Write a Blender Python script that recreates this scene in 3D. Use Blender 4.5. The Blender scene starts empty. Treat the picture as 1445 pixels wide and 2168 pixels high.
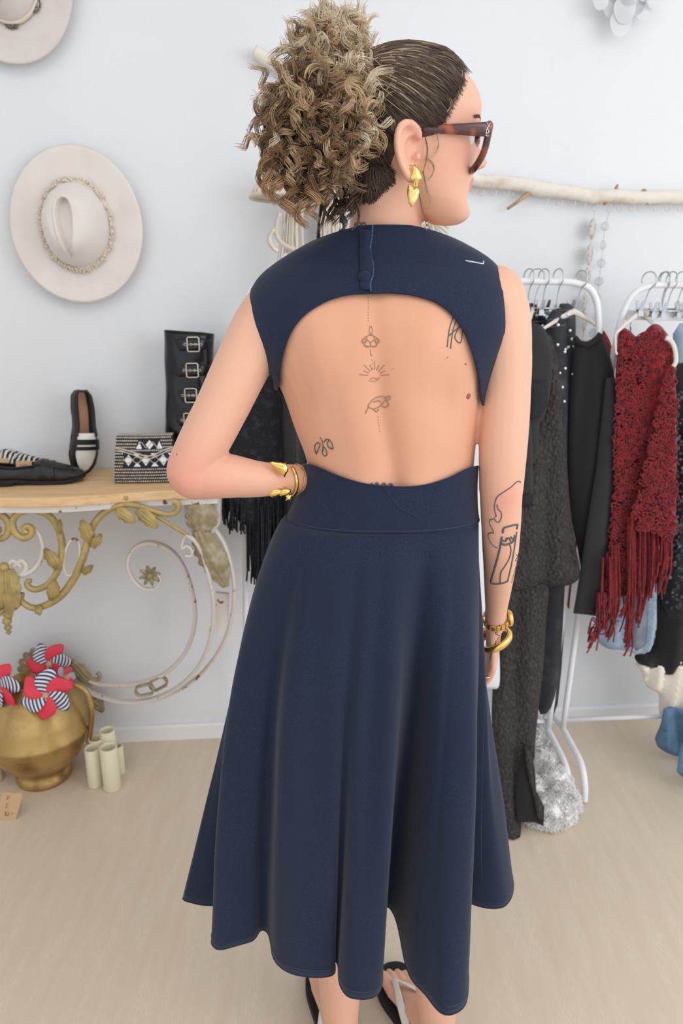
import bpy, bmesh, math, random
import numpy as np
from mathutils import Vector, Matrix, noise
from mathutils.bvhtree import BVHTree
from mathutils.geometry import delaunay_2d_cdt

random.seed(7)
SC = bpy.context.scene
COL = SC.collection
rad = math.radians
V = Vector

# ------------------------------------------------------------------ camera
FPX, W_, H_ = 1500.0, 1445, 2168
TH, CH = rad(16.0), 1.381
cd = bpy.data.cameras.new('camera')
cam = bpy.data.objects.new('camera', cd)
COL.objects.link(cam)
cd.sensor_fit = 'VERTICAL'
cd.sensor_height = 36.0
cd.sensor_width = 24.0
cd.lens = FPX / H_ * 36.0
cd.clip_start = 0.02
cam.location = (0, 0, CH)
cam.rotation_euler = (math.pi / 2 - TH, 0, 0)
cd.dof.use_dof = True
cd.dof.focus_distance = 0.95
cd.dof.aperture_fstop = 7.0
SC.camera = cam

# ------------------------------------------------------------------ light
world = bpy.data.worlds.new('world')
SC.world = world
world.use_nodes = True
bg = world.node_tree.nodes['Background']
bg.inputs[0].default_value = (0.87, 0.935, 1.0, 1)
bg.inputs[1].default_value = 1.03


def area_light(name, loc, target, sx, sy, power, col):
    ld = bpy.data.lights.new(name, 'AREA')
    ld.shape = 'RECTANGLE'
    ld.size, ld.size_y, ld.energy, ld.color = sx, sy, power, col
    o = bpy.data.objects.new(name, ld)
    COL.objects.link(o)
    o.location = loc
    o.rotation_euler = (V(target) - V(loc)).to_track_quat('-Z', 'Y').to_euler()
    return o


# daylight falling through the shop window behind the camera, to the right
area_light('shop_window_light', (2.6, -0.9, 1.95), (0.4, 1.4, 0.4), 2.6, 2.2, 31, (1.0, 0.985, 0.97))
# unseen overhead fill, added to brighten the console side of the room
area_light('overhead_fill', (-0.6, 0.2, 2.85), (-0.6, 0.6, 0.0), 2.0, 1.6, 12.5, (1.0, 0.98, 0.95))
SC.view_settings.view_transform = 'Standard'
SC.view_settings.look = 'None'
SC.view_settings.gamma = 1.0
SC.view_settings.use_curve_mapping = False
SC.view_settings.exposure = 0.32

# ------------------------------------------------------------------ geometry of the view
cT, sT = math.cos(TH), math.sin(TH)


def ray(px, py):
    a, b = (px - W_ / 2) / FPX, (py - H_ / 2) / FPX
    return V((a, cT - b * sT, -sT - b * cT))


def at(px, py, Y):                       # point of the sight line at world depth Y
    d = ray(px, py)
    return V((0, 0, CH)) + d * (Y / d.y)


def atz(px, py, z):                      # point of the sight line at height z
    d = ray(px, py)
    return V((0, 0, CH)) + d * ((z - CH) / d.z)


def proj(p):
    dz = p[2] - CH
    m = p[1] * cT - dz * sT
    return (W_ / 2 + FPX * p[0] / m, H_ / 2 - FPX * (p[1] * sT + dz * cT) / m)


WA, WB = atz(260, 1567, 0), atz(1400, 1516, 0)
WU = (WB - WA).normalized()              # along the back wall, to the right
WN = V((WU.y, -WU.x, 0))                 # out of the wall, towards the room
if WN.y > 0:
    WN = -WN


def wall_at(px, py, d=0.0):              # sight line meets the plane d in front of the wall
    o, r = V((0, 0, CH)), ray(px, py)
    p0 = WA + WN * d
    return o + r * ((p0 - o).dot(WN) / r.dot(WN))


def wpt(u, z, d=0.0):                    # wall coordinates
    return WA + WU * u + WN * d + V((0, 0, z))


# ------------------------------------------------------------------ materials
def _n(nt, t, **kw):
    n = nt.nodes.new(t)
    for k, v in kw.items():
        setattr(n, k, v)
    return n


def mat(name, col, rough=0.6, metal=0.0, var=None, bump=None, spec=0.5, sss=0.0, sheen=0.0,
        coat=0.0, attr=None, alpha=1.0, trans=0.0, ior=1.45, bdist=0.002, stretch=(1, 1, 1), speck=None, aniso=0):
    m = bpy.data.materials.new(name)
    m.use_nodes = True
    nt = m.node_tree
    b = nt.nodes['Principled BSDF']
    I = b.inputs
    c = tuple(col) + (1,)
    I['Base Color'].default_value = c
    I['Roughness'].default_value = rough
    I['Metallic'].default_value = metal
    I['Specular IOR Level'].default_value = spec
    I['Coat Weight'].default_value = coat
    I['Alpha'].default_value = alpha
    I['Transmission Weight'].default_value = trans
    I['IOR'].default_value = ior
    if sss:
        I['Subsurface Weight'].default_value = sss
        I['Subsurface Radius'].default_value = (1.0, 0.35, 0.2)
        I['Subsurface Scale'].default_value = 0.006
    if sheen:
        I['Sheen Weight'].default_value = sheen
    tc = _n(nt, 'ShaderNodeTexCoord')
    mp = _n(nt, 'ShaderNodeMapping')
    mp.inputs['Scale'].default_value = stretch
    nt.links.new(tc.outputs['Object'], mp.inputs[0])
    src = None
    if attr:
        a = _n(nt, 'ShaderNodeVertexColor', layer_name=attr)
        src = a.outputs[0]
    for spec_ in (var, speck):
        if spec_:                                    # (scale, colour2, low, high[, detail])
            s, c2, lo, hi = spec_[:4]
            nz = _n(nt, 'ShaderNodeTexNoise')
            nz.inputs['Scale'].default_value = s
            nz.inputs['Detail'].default_value = spec_[4] if len(spec_) > 4 else 4
            nt.links.new(mp.outputs[0], nz.inputs['Vector'])
            mr = _n(nt, 'ShaderNodeMapRange')
            mr.inputs[1].default_value, mr.inputs[2].default_value = lo, hi
            nt.links.new(nz.outputs[0], mr.inputs[0])
            mx = _n(nt, 'ShaderNodeMix', data_type='RGBA')
            nt.links.new(mr.outputs[0], mx.inputs['Factor'])
            if src:
                nt.links.new(src, mx.inputs['A'])
            else:
                mx.inputs['A'].default_value = c
            mx.inputs['B'].default_value = tuple(c2) + (1,)
            src = mx.outputs['Result']
    if src:
        nt.links.new(src, I['Base Color'])
    if bump:                                          # (kind, scale, strength)
        kind, s, st = bump
        if kind == 'noise':
            t = _n(nt, 'ShaderNodeTexNoise')
            t.inputs['Detail'].default_value = 5
            out = t.outputs[0]
        elif kind == 'voronoi':
            t = _n(nt, 'ShaderNodeTexVoronoi')
            out = t.outputs['Distance']
        else:
            t = _n(nt, 'ShaderNodeTexWave')
            t.inputs['Distortion'].default_value = 2.0
            out = t.outputs[1]
        t.inputs['Scale'].default_value = s
        nt.links.new(mp.outputs[0], t.inputs['Vector'])
        bp = _n(nt, 'ShaderNodeBump')
        bp.inputs['Strength'].default_value = st
        bp.inputs['Distance'].default_value = bdist
        nt.links.new(out, bp.inputs['Height'])
        nt.links.new(bp.outputs[0], I['Normal'])
    return m


def srgb(r, g, b):
    f = lambda c: (c / 255 / 12.92) if c / 255 <= 0.04045 else ((c / 255 + 0.055) / 1.055) ** 2.4
    return (f(r), f(g), f(b))


M = {}
M['wall'] = mat('wall_paint', (0.80, 0.815, 0.84), 0.85, var=(2.0, (0.775, 0.785, 0.81), 0.4, 0.7), bump=('noise', 240, 0.05))
M['floor'] = mat('floor_laminate', srgb(222, 208, 190), 0.42, var=(5, srgb(211, 194, 173), 0.35, 0.7, 6),
                 stretch=(7, 1, 1), bump=('noise', 30, 0.03), speck=(60, srgb(217, 199, 175), 0.4, 0.6))
M['trim'] = mat('trim_paint', (0.84, 0.84, 0.86), 0.45)
M['ceil'] = mat('ceiling_paint', (0.85, 0.85, 0.85), 0.9)
M['skin'] = mat('skin', srgb(224, 174, 148), 0.46, sss=0.22, spec=0.4, attr='Col',
                bump=('noise', 400, 0.05))
M['tattoo'] = mat('tattoo_ink', srgb(96, 92, 92), 0.6)
M['tattoo_pale'] = mat('faded_tattoo_ink', srgb(168, 126, 104), 0.6)
M['mole'] = mat('mole', srgb(148, 92, 78), 0.6)
M['lip'] = mat('lip', srgb(214, 138, 132), 0.4, sss=0.2)
M['denim'] = mat('dark_denim', srgb(26, 34, 55), 0.85, var=(1300, srgb(50, 61, 88), 0.46, 0.78, 2), speck=(14, srgb(31, 39, 60), 0.42, 0.7),
                 bump=('wave', 420, 0.15), sheen=0.12, spec=0.25)
M['denim_edge'] = mat('denim_edge', srgb(74, 92, 130), 0.9, var=(500, srgb(44, 58, 92), 0.4, 0.6))
M['stitch'] = mat('white_thread', srgb(214, 218, 226), 0.8)
M['stitch_dk'] = mat('seam_thread', srgb(58, 60, 76), 0.8)
M['gold'] = mat('polished_gold', srgb(238, 200, 118), 0.2, 1.0, bump=('noise', 60, 0.12))
M['gold_h'] = mat('hammered_gold', srgb(240, 205, 130), 0.28, 1.0, bump=('noise', 130, 0.5))
M['tort'] = mat('tortoiseshell', srgb(74, 36, 28), 0.18, var=(45, srgb(156, 74, 34), 0.50, 0.64, 1), coat=0.6)
M['silver'] = mat('bright_silver', (0.85, 0.85, 0.86), 0.25, 1.0)
M['lens'] = mat('spectacle_lens', (0.92, 0.93, 0.94), 0.02, trans=1.0, ior=1.05, spec=0.4)
M['eye'] = mat('eye_white', (0.85, 0.85, 0.86), 0.2)
M['iris'] = mat('iris', srgb(70, 80, 84), 0.15)
M['brow'] = mat('brow_hair', srgb(120, 84, 66), 0.8)
M['hair'] = mat('curly_hair', (0.3, 0.2, 0.1), 0.42, attr='Col', spec=0.45)
M['felt'] = mat('cream_felt', srgb(231, 224, 218), 0.95, var=(14, srgb(226, 216, 209), 0.4, 0.7), sheen=0.3, bump=('noise', 500, 0.1))
M['felt2'] = mat('beige_felt', srgb(219, 211, 207), 0.95, var=(14, srgb(214, 204, 199), 0.4, 0.7), sheen=0.3, bump=('noise', 500, 0.1))
M['felt_band'] = mat('hat_trim', srgb(226, 213, 198), 0.95)
M['concho'] = mat('old_silver', srgb(160, 150, 148), 0.4, 0.8, var=(300, srgb(90, 80, 80), 0.4, 0.6))
M['pine'] = mat('pine_board', srgb(236, 200, 154), 0.5, var=(7, srgb(224, 180, 130), 0.4, 0.65, 5), stretch=(0.6, 12, 12))
M['paint'] = mat('chipped_cream_paint', srgb(222, 214, 206), 0.7, var=(38, srgb(120, 78, 48), 0.63, 0.69, 6), bump=('noise', 90, 0.3))
M['giltw'] = mat('worn_gilt', srgb(196, 172, 112), 0.5, 0.3, var=(26, srgb(166, 146, 100), 0.4, 0.65, 5), bump=('noise', 120, 0.25))
M['giltd'] = mat('dull_gilt', srgb(160, 146, 112), 0.65, 0.2, var=(30, srgb(196, 186, 160), 0.45, 0.68, 5), bump=('noise', 120, 0.3))
M['black_l'] = mat('black_leather', srgb(30, 29, 31), 0.42, bump=('noise', 160, 0.2), var=(20, srgb(40, 39, 41), 0.4, 0.7))
M['black_pat'] = mat('black_patent', srgb(20, 19, 20), 0.25, bump=('noise', 25, 0.25))
M['sole'] = mat('black_rubber', srgb(26, 26, 28), 0.7)
M['white_l'] = mat('white_leather', srgb(228, 226, 216), 0.5)
M['insole'] = mat('tan_insole', srgb(186, 138, 112), 0.7)
M['steel'] = mat('buckle_steel', srgb(205, 200, 188), 0.3, 1.0)
M['bead'] = mat('silver_bead', srgb(205, 196, 184), 0.28, 0.7)
M['clutch_blk'] = mat('black_fabric_panel', srgb(38, 40, 46), 0.8)
M['clutch_wht'] = mat('white_applique', srgb(232, 234, 236), 0.6)
M['kraft'] = mat('kraft_card', srgb(206, 170, 130), 0.85)
M['ink'] = mat('brown_ink', srgb(96, 64, 46), 0.8)
M['brass'] = mat('aged_brass', srgb(196, 164, 108), 0.4, 0.8, var=(13, srgb(150, 116, 70), 0.45, 0.72, 6), bump=('noise', 55, 0.1))
M['dark'] = mat('inside_shade', srgb(50, 44, 36), 0.9)
M['cream'] = mat('cream_ceramic', srgb(232, 224, 196), 0.55, sss=0.1)
M['red_p'] = mat('coral_red_paper', srgb(232, 62, 82), 0.5)
M['macr'] = mat('cotton_cord', srgb(232, 222, 208), 0.95, bump=('noise', 500, 0.3))
M['macr2'] = mat('beige_macrame', srgb(222, 203, 178), 0.95, bump=('noise', 300, 0.4))
M['blk_cord'] = mat('black_cord', srgb(30, 34, 36), 0.8)
M['cowrie'] = mat('cowrie_shell', srgb(232, 226, 214), 0.25)
M['branch'] = mat('bleached_driftwood', srgb(232, 224, 213), 0.8, var=(16, srgb(198, 178, 154), 0.56, 0.72, 6), bump=('noise', 60, 0.3), stretch=(0.35, 1, 1))
M['branch_w'] = mat('branch_stub', srgb(186, 158, 128), 0.85, var=(30, srgb(150, 116, 86), 0.4, 0.7))
M['hook'] = mat('pale_hook', srgb(205, 200, 196), 0.35, 0.6)
M['shellw'] = mat('grey_shell', srgb(206, 200, 190), 0.5, var=(120, srgb(150, 140, 128), 0.5, 0.7))
M['glass'] = mat('pale_glass', srgb(232, 234, 236), 0.08, trans=0.75, ior=1.2)
M['capiz'] = mat('capiz_shell', srgb(243, 245, 247), 0.3, trans=0.5, ior=1.1)
M['rack'] = mat('white_enamel', srgb(236, 236, 240), 0.35)
M['hanger'] = mat('ivory_velvet_hanger', srgb(222, 216, 204), 0.8)
M['chrome'] = mat('chrome_wire', srgb(190, 190, 192), 0.25, 1.0)
M['blk_jersey'] = mat('black_jersey', srgb(34, 33, 34), 0.95, sheen=0.1, bump=('noise', 600, 0.1))
M['blk_tee'] = mat('charcoal_jersey', srgb(48, 47, 49), 0.95, sheen=0.1, bump=('noise', 500, 0.15))
M['lace'] = mat('black_lace', srgb(38, 38, 44), 0.9, bump=('voronoi', 240, 0.8))
M['jacq'] = mat('black_jacquard', srgb(54, 50, 50), 0.85, bump=('voronoi', 105, 1.0), bdist=0.006, var=(140, srgb(70, 65, 64), 0.5, 0.62, 1), stretch=(1, 1, 0.7))
M['jean_blk'] = mat('washed_black_denim', srgb(50, 51, 56), 0.9, var=(18, srgb(76, 78, 84), 0.5, 0.75), bump=('noise', 500, 0.2))
M['jean_lt'] = mat('light_blue_denim', srgb(150, 172, 192), 0.9, var=(20, srgb(182, 200, 214), 0.45, 0.7))
M['jean_gr'] = mat('grey_blue_denim', srgb(112, 118, 130), 0.9, var=(20, srgb(134, 140, 150), 0.45, 0.7))
M['jean_md'] = mat('mid_blue_denim', srgb(92, 120, 146), 0.9, var=(16, srgb(106, 140, 170), 0.45, 0.7))
M['navy'] = mat('navy_denim', srgb(44, 58, 96), 0.9, var=(500, srgb(60, 76, 116), 0.5, 0.7))
M['red_k'] = mat('red_crochet_yarn', srgb(142, 26, 34), 0.95, var=(70, srgb(104, 14, 24), 0.45, 0.65), bump=('noise', 260, 0.9), bdist=0.004, sheen=0.2)
M['blk_k'] = mat('black_fuzzy_knit', srgb(30, 31, 36), 0.95, var=(60, srgb(52, 54, 62), 0.5, 0.7), bump=('noise', 160, 1.0), bdist=0.006)
M['velvet'] = mat('black_velvet', srgb(22, 22, 25), 0.9, bump=('noise', 60, 0.5), sheen=0.15)
M['sequin'] = mat('black_sequin', srgb(60, 62, 70), 0.3, 0.6)
M['tulle'] = mat('cream_tulle', srgb(238, 228, 216), 0.9)
M['fur'] = mat('white_sheepskin', srgb(247, 245, 243), 0.95, sheen=0.3)
M['white_c'] = mat('white_cotton', srgb(232, 233, 238), 0.9)
M['stud'] = mat('crystal_stud', srgb(226, 228, 232), 0.15, 0.8)


# ------------------------------------------------------------------ mesh tools
def spline(pts, n=8, closed=False):
    P = [V(p) for p in pts]
    k = len(P)
    out = []
    rng = range(k if closed else k - 1)
    for i in rng:
        if closed:
            a, b, c, d = P[(i - 1) % k], P[i], P[(i + 1) % k], P[(i + 2) % k]
        else:
            a, b, c, d = P[max(i - 1, 0)], P[i], P[i + 1], P[min(i + 2, k - 1)]
        for j in range(n):
            t = j / n
            out.append(0.5 * ((2 * b) + (c - a) * t + (2 * a - 5 * b + 4 * c - d) * t * t + (3 * b - a - 3 * c + d) * t ** 3))
    if not closed:
        out.append(P[-1].copy())
    return out


def interp(vals, n):                      # stretch a list of numbers to n samples
    vals = list(vals)
    if len(vals) == 1:
        return vals * n
    return list(np.interp(np.linspace(0, len(vals) - 1, n), range(len(vals)), vals))


class MB:
    def __init__(s):
        s.v, s.f, s.c = [], [], []

    def tube(s, pts, r, n=8, closed=False, flat=1.0, up=None, col=None):
        P = [V(p) for p in pts]
        k = len(P)
        R = interp(r, k) if isinstance(r, (list, tuple)) else [r] * k
        base = len(s.v)
        prev = None
        for i in range(k):
            if closed:
                t = P[(i + 1) % k] - P[i - 1]
            else:
                t = P[min(i + 1, k - 1)] - P[max(i - 1, 0)]
            if t.length < 1e-9:
                t = V((0, 0, 1))
            t.normalize()
            if up is not None:
                a = V(up) - t * t.dot(V(up))
                if a.length < 1e-6:
                    a = t.orthogonal()
            elif prev is None:
                a = t.orthogonal()
            else:
                a = prev - t * t.dot(prev)
                if a.length < 1e-6:
                    a = t.orthogonal()
            a.normalize()
            prev = a
            b = t.cross(a)
            for j in range(n):
                w = 2 * math.pi * j / n
                s.v.append(P[i] + a * (math.cos(w) * R[i] * flat) + b * (math.sin(w) * R[i]))
                if col is not None:
                    s.c.append(col[i] if isinstance(col, list) else col)
        m = k if closed else k - 1
        for i in range(m):
            i2 = (i + 1) % k
            for j in range(n):
                j2 = (j + 1) % n
                s.f.append((base + i * n + j, base + i * n + j2, base + i2 * n + j2, base + i2 * n + j))
        if not closed:
            s.f.append(tuple(base + j for j in reversed(range(n))))
            s.f.append(tuple(base + (k - 1) * n + j for j in range(n)))
        return s

    def loft(s, rings, cap=True, closed=True):
        base, n = len(s.v), len(rings[0])
        for r in rings:
            s.v += [V(p) for p in r]
        for i in range(len(rings) - 1):
            for j in range(n if closed else n - 1):
                j2 = (j + 1) % n
                s.f.append((base + i * n + j, base + i * n + j2, base + (i + 1) * n + j2, base + (i + 1) * n + j))
        if cap and closed:
            s.f.append(tuple(base + j for j in reversed(range(n))))
            s.f.append(tuple(base + (len(rings) - 1) * n + j for j in range(n)))
        return s

    def lathe(s, prof, c, n=24, mx=None):            # profile of (r, z)
        rings = []
        for r, z in prof:
            ring = []
            for j in range(n):
                w = 2 * math.pi * j / n
                p = V((r * math.cos(w), r * math.sin(w), z))
                ring.append(V(c) + (mx @ p if mx else p))
            rings.append(ring)
        return s.loft(rings)

    def ell(s, c, r, mx=None, n=16, m=10):
        base = len(s.v)
        for i in range(1, m):
            a = math.pi * i / m
            for j in range(n):
                w = 2 * math.pi * j / n
                p = V((r[0] * math.sin(a) * math.cos(w), r[1] * math.sin(a) * math.sin(w), r[2] * math.cos(a)))
                s.v.append(V(c) + (mx @ p if mx else p))
        for e in (1, -1):
            p = V((0, 0, r[2] * e))
            s.v.append(V(c) + (mx @ p if mx else p))
        tp, bt = len(s.v) - 2, len(s.v) - 1
        for i in range(m - 2):
            for j in range(n):
                j2 = (j + 1) % n
                s.f.append((base + i * n + j, base + (i + 1) * n + j, base + (i + 1) * n + j2, base + i * n + j2))
        for j in range(n):
            j2 = (j + 1) % n
            s.f.append((tp, base + j, base + j2))
            s.f.append((bt, base + (m - 2) * n + j2, base + (m - 2) * n + j))
        return s

    def prism(s, poly, d):                           # polygon (3d points) pushed along d
        base, n = len(s.v), len(poly)
        d = V(d)
        s.v += [V(p) for p in poly] + [V(p) + d for p in poly]
        s.f.append(tuple(range(base, base + n)))
        s.f.append(tuple(reversed(range(base + n, base + 2 * n))))
        for j in range(n):
            j2 = (j + 1) % n
            s.f.append((base + j, base + n + j, base + n + j2, base + j2))
        return s

    def box(s, c, size, mx=None):
        base = len(s.v)
        for x in (-.5, .5):
            for y in (-.5, .5):
                for z in (-.5, .5):
                    p = V((x * size[0], y * size[1], z * size[2]))
                    s.v.append(V(c) + (mx @ p if mx else p))
        for f in ((0, 1, 3, 2), (4, 6, 7, 5), (0, 4, 5, 1), (2, 3, 7, 6), (0, 2, 6, 4), (1, 5, 7, 3)):
            s.f.append(tuple(base + i for i in f))
        return s

    def grid(s, fn, nu, nv, wrap=False):
        base = len(s.v)
        for i in range(nv):
            for j in range(nu):
                s.v.append(V(fn(j / (nu if wrap else nu - 1), i / (nv - 1))))
        for i in range(nv - 1):
            for j in range(nu if wrap else nu - 1):
                j2 = (j + 1) % nu
                s.f.append((base + i * nu + j, base + i * nu + j2, base + (i + 1) * nu + j2, base + (i + 1) * nu + j))
        return s

    def mesh(s, name, off=V((0, 0, 0))):
        me = bpy.data.meshes.new(name)
        me.from_pydata([tuple(p - off) for p in s.v], [], s.f)
        if s.c and len(s.c) == len(s.v):
            ca = me.color_attributes.new('Col', 'FLOAT_COLOR', 'POINT')
            a = np.ones((len(s.v), 4), dtype=np.float32)
            a[:, :3] = np.array(s.c, dtype=np.float32)
            ca.data.foreach_set('color', a.ravel())
        me.validate()
        bm = bmesh.new()
        bm.from_mesh(me)
        bmesh.ops.recalc_face_normals(bm, faces=bm.faces)
        bm.to_mesh(me)
        bm.free()
        return me

    def build(s, name, m, parent=None, smooth=True, bevel=0.0, subd=0, solid=0.0):
        off = wloc(parent)
        me = s.mesh(name, off)
        return link(name, me, m, parent, smooth, bevel, subd, solid)


BASE = {}


def wloc(o):
    return BASE.get(o.name, V((0, 0, 0))) if o else V((0, 0, 0))


def link(name, me, m, parent=None, smooth=True, bevel=0.0, subd=0, solid=0.0):
    o = bpy.data.objects.new(name, me)
    COL.objects.link(o)
    if m:
        me.materials.append(M[m] if isinstance(m, str) else m)
    if parent:
        o.parent = parent
        BASE[o.name] = wloc(parent)
    else:
        BASE[o.name] = V((0, 0, 0))
    if smooth:
        me.polygons.foreach_set('use_smooth', [True] * len(me.polygons))
    if solid:
        md = o.modifiers.new('thickness', 'SOLIDIFY')
        md.thickness = solid
        md.offset = 0
    if bevel:
        md = o.modifiers.new('bevel', 'BEVEL')
        md.width = bevel
        md.segments = 2
        md.limit_method = 'ANGLE'
        md.harden_normals = False
    if subd:
        md = o.modifiers.new('subd', 'SUBSURF')
        md.levels = md.render_levels = subd
    return o


def tag(o, label=None, cat=None, group=None, kind=None):
    if label:
        o['label'] = label
    if cat:
        o['category'] = cat
    if group:
        o['group'] = group
    if kind:
        o['kind'] = kind
    return o


def thing(name, loc, label, cat, group=None):
    o = bpy.data.objects.new(name, None)
    COL.objects.link(o)
    o.location = loc
    o.empty_display_size = 0.05
    BASE[o.name] = V(loc)
    return tag(o, label, cat, group)


def copy_tree(src, dloc, parent=None, label=None):
    c = src.copy()
    COL.objects.link(c)
    if parent is None:
        c.location = src.location + V(dloc)
        if label:
            c['label'] = label
    else:
        c.parent = parent
    BASE[c.name] = wloc(src) + V(dloc)
    for ch in [x for x in bpy.data.objects if x.parent == src]:
        copy_tree(ch, dloc, c)
    return c


def one(name, mb, m, label, cat, base=None, smooth=True, group=None, **kw):
    """a thing that is a single mesh: origin put at its own base"""
    P = np.array([tuple(p) for p in mb.v])
    if base is None:
        base = V((P[:, 0].mean(), P[:, 1].mean(), P[:, 2].min()))
    me = mb.mesh(name, base)
    o = link(name, me, m, None, smooth, **kw)
    o.location = base
    BASE[o.name] = V(base)
    return tag(o, label, cat, group)


def inside(poly, q):                                   # numpy even-odd test
    x, y = q[:, 0], q[:, 1]
    r = np.zeros(len(q), bool)
    n = len(poly)
    for i in range(n):
        x1, y1 = poly[i]
        x2, y2 = poly[(i + 1) % n]
        c = ((y1 > y) != (y2 > y))
        xi = (x2 - x1) * (y - y1) / ((y2 - y1) if y2 != y1 else 1e-12) + x1
        r ^= c & (x < xi)
    return r


def edge_dist(poly, q, closed=True):
    d = np.full(len(q), 1e9)
    n = len(poly)
    for i in range(n if closed else n - 1):
        a, b = np.array(poly[i]), np.array(poly[(i + 1) % n])
        ab = b - a
        t = np.clip(((q - a) @ ab) / max(ab @ ab, 1e-12), 0, 1)
        d = np.minimum(d, np.linalg.norm(q - (a + t[:, None] * ab), axis=1))
    return d


def sdist(poly, q):                                    # + outside, - inside
    d = edge_dist(poly, q)
    return np.where(inside(poly, q), -d, d)


def resample(poly, h, closed=True):
    out = []
    n = len(poly)
    for i in range(n if closed else n - 1):
        a, b = V(poly[i]), V(poly[(i + 1) % n])
        k = max(1, int(round((b - a).length / h)))
        for j in range(k):
            out.append(a.lerp(b, j / k))
    if not closed:
        out.append(V(poly[-1]))
    return out


def puff(mb, outline, thick, h=0.012, soft=0.02, fold=None, nrm=None, tilt=None, back=1.0):
    """closed cushion-like cloth body from an outline of 3d points lying in one upright plane.
    fold(x, z) gives an extra push towards the room; nrm is the way the cloth faces."""
    P = [V(p) for p in outline]
    nrm = V(nrm) if nrm is not None else WN
    e1 = V((-nrm.y, nrm.x, 0)).normalized()
    e2 = V((0, 0, 1))
    o = P[0]
    flat = [((p - o).dot(e1), (p - o).dot(e2)) for p in P]
    B = [tuple(p) for p in resample([V((a, b, 0)).to_2d() for a, b in flat], h)]
    A = np.array(B)
    lo, hi = A.min(0), A.max(0)
    gx = np.arange(lo[0], hi[0], h)
    gz = np.arange(lo[1], hi[1], h)
    Q = np.array([(x + (0.5 * h if k % 2 else 0), z) for k, z in enumerate(gz) for x in gx]).reshape(-1, 2)
    if len(Q):
        Q = Q[inside(B, Q)]
    if len(Q):
        Q = Q[edge_dist(B, Q) > h * 0.6]
    nb = len(B)
    pts = [V(p) for p in B] + [V(q) for q in Q]
    r = delaunay_2d_cdt(pts, [(i, (i + 1) % nb) for i in range(nb)], [], 1, 1e-7)
    vv, ff = r[0], r[2]
    q = np.array([tuple(p) for p in vv])
    d = edge_dist(B, q)
    base = len(mb.v)
    n = len(vv)
    fr, bk = [], []
    for i, p in enumerate(vv):
        w = 1 - math.exp(-d[i] / soft)
        fo = fold(p[0] + o.dot(e1), p[1] + o.z) * min(1, d[i] / soft + 0.3) if fold else 0
        pos = o + e1 * p[0] + e2 * p[1] + nrm * fo
        fr.append(pos + nrm * (thick * w * 0.5))
        bk.append(pos - nrm * (thick * w * 0.5 * back + 0.0006))
    mb.v += fr + bk
    for f in ff:
        mb.f.append(tuple(base + i for i in f))
        mb.f.append(tuple(base + n + i for i in reversed(f)))
    cnt = {}
    for f in ff:
        for a, b in zip(f, list(f[1:]) + [f[0]]):
            cnt[(a, b)] = cnt.get((a, b), 0) + 1
    for (a, b) in cnt:
        if (b, a) not in cnt:
            mb.f.append((base + b, base + a, base + n + a, base + n + b))
    return mb


def baked(o):
    """evaluate modifiers into a fresh mesh and drop the object"""
    dg = bpy.context.evaluated_depsgraph_get()
    ev = o.evaluated_get(dg)
    me = bpy.data.meshes.new_from_object(ev)
    bpy.data.objects.remove(o)
    return me


def ring_path(c, rx, rz, e1, e2, n=24, a0=0, a1=2 * math.pi):
    full = abs(a1 - a0 - 2 * math.pi) < 1e-6
    return [V(c) + V(e1) * (rx * math.cos(a0 + (a1 - a0) * i / (n if full else n - 1))) +
            V(e2) * (rz * math.sin(a0 + (a1 - a0) * i / (n if full else n - 1))) for i in range(n)]


def text_strokes(mb, word, org, e1, e2, h, r):
    """tiny single-line lettering"""
    G = {'0': [[(0.3, 0), (0, .3), (0, .7), (.3, 1), (.6, .7), (.6, .3), (.3, 0)]], '1': [[(0, .75), (.25, 1), (.25, 0)]],
         '2': [[(0, .8), (.3, 1), (.6, .75), (0, 0), (.6, 0)]], '5': [[(.6, 1), (.1, 1), (.05, .6), (.45, .6), (.6, .3), (.4, 0), (0, .05)]],
         '9': [[(.55, .6), (.3, .45), (.05, .7), (.3, 1), (.55, .8), (.5, 0)]], '8': [[(.3, .5), (.05, .75), (.3, 1), (.55, .75), (.3, .5), (0, .25), (.3, 0), (.6, .25), (.3, .5)]],
         ',': [[(.1, .1), (0, -.15)]], '-': [[(0, .45), (.5, .45)]], 'P': [[(0, 0), (.05, 1), (.4, 1), (.55, .75), (.4, .5), (.05, .5)]],
         'a': [[(.45, .5), (.1, .5), (0, .2), (.2, 0), (.45, .2), (.45, .5), (.5, 0)]], 'l': [[(0, 0), (.15, 1), (.2, 1), (.05, 0)]], 'i': [[(0, 0), (.1, .5)]],
         'o': [[(.2, 0), (0, .25), (.2, .5), (.4, .25), (.2, 0)]], 'e': [[(0, .25), (.4, .3), (.25, .5), (0, .3), (.1, 0), (.4, .1)]],
         'm': [[(0, 0), (.05, .5), (.2, .5), (.25, 0), (.3, .5), (.5, .5), (.5, 0)]], 'S': [[(.5, .9), (.2, 1), (.05, .75), (.45, .35), (.35, .05), (0, .1)]],
         'Y': [[(0, 1), (.3, .55), (.6, 1)], [(.3, .55), (.3, 0)]], 'L': [[(0, 1), (0, 0), (.5, 0)]], ' ': [], '/': [[(0, 0), (.3, 1)]],
         'u': [[(0, .5), (.05, .05), (.3, .05), (.4, .5), (.4, 0)]], 's': [[(.35, .45), (.1, .5), (.3, .2), (0, 0)]], 't': [[(.1, .9), (.1, 0)], [(0, .6), (.3, .6)]]}
    x = 0
    for ch in word:
        for st in G.get(ch, []):
            mb.tube([V(org) + V(e1) * ((x + a) * h) + V(e2) * (b * h) for a, b in st], r, 4)
        x += 0.42 if ch in 'li1 ,' else 0.78
# ================================================================== the room
def struct(name, mb, m, smooth=False, **kw):
    return tag(mb.build(name, m, None, smooth, **kw), kind='structure')


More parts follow.
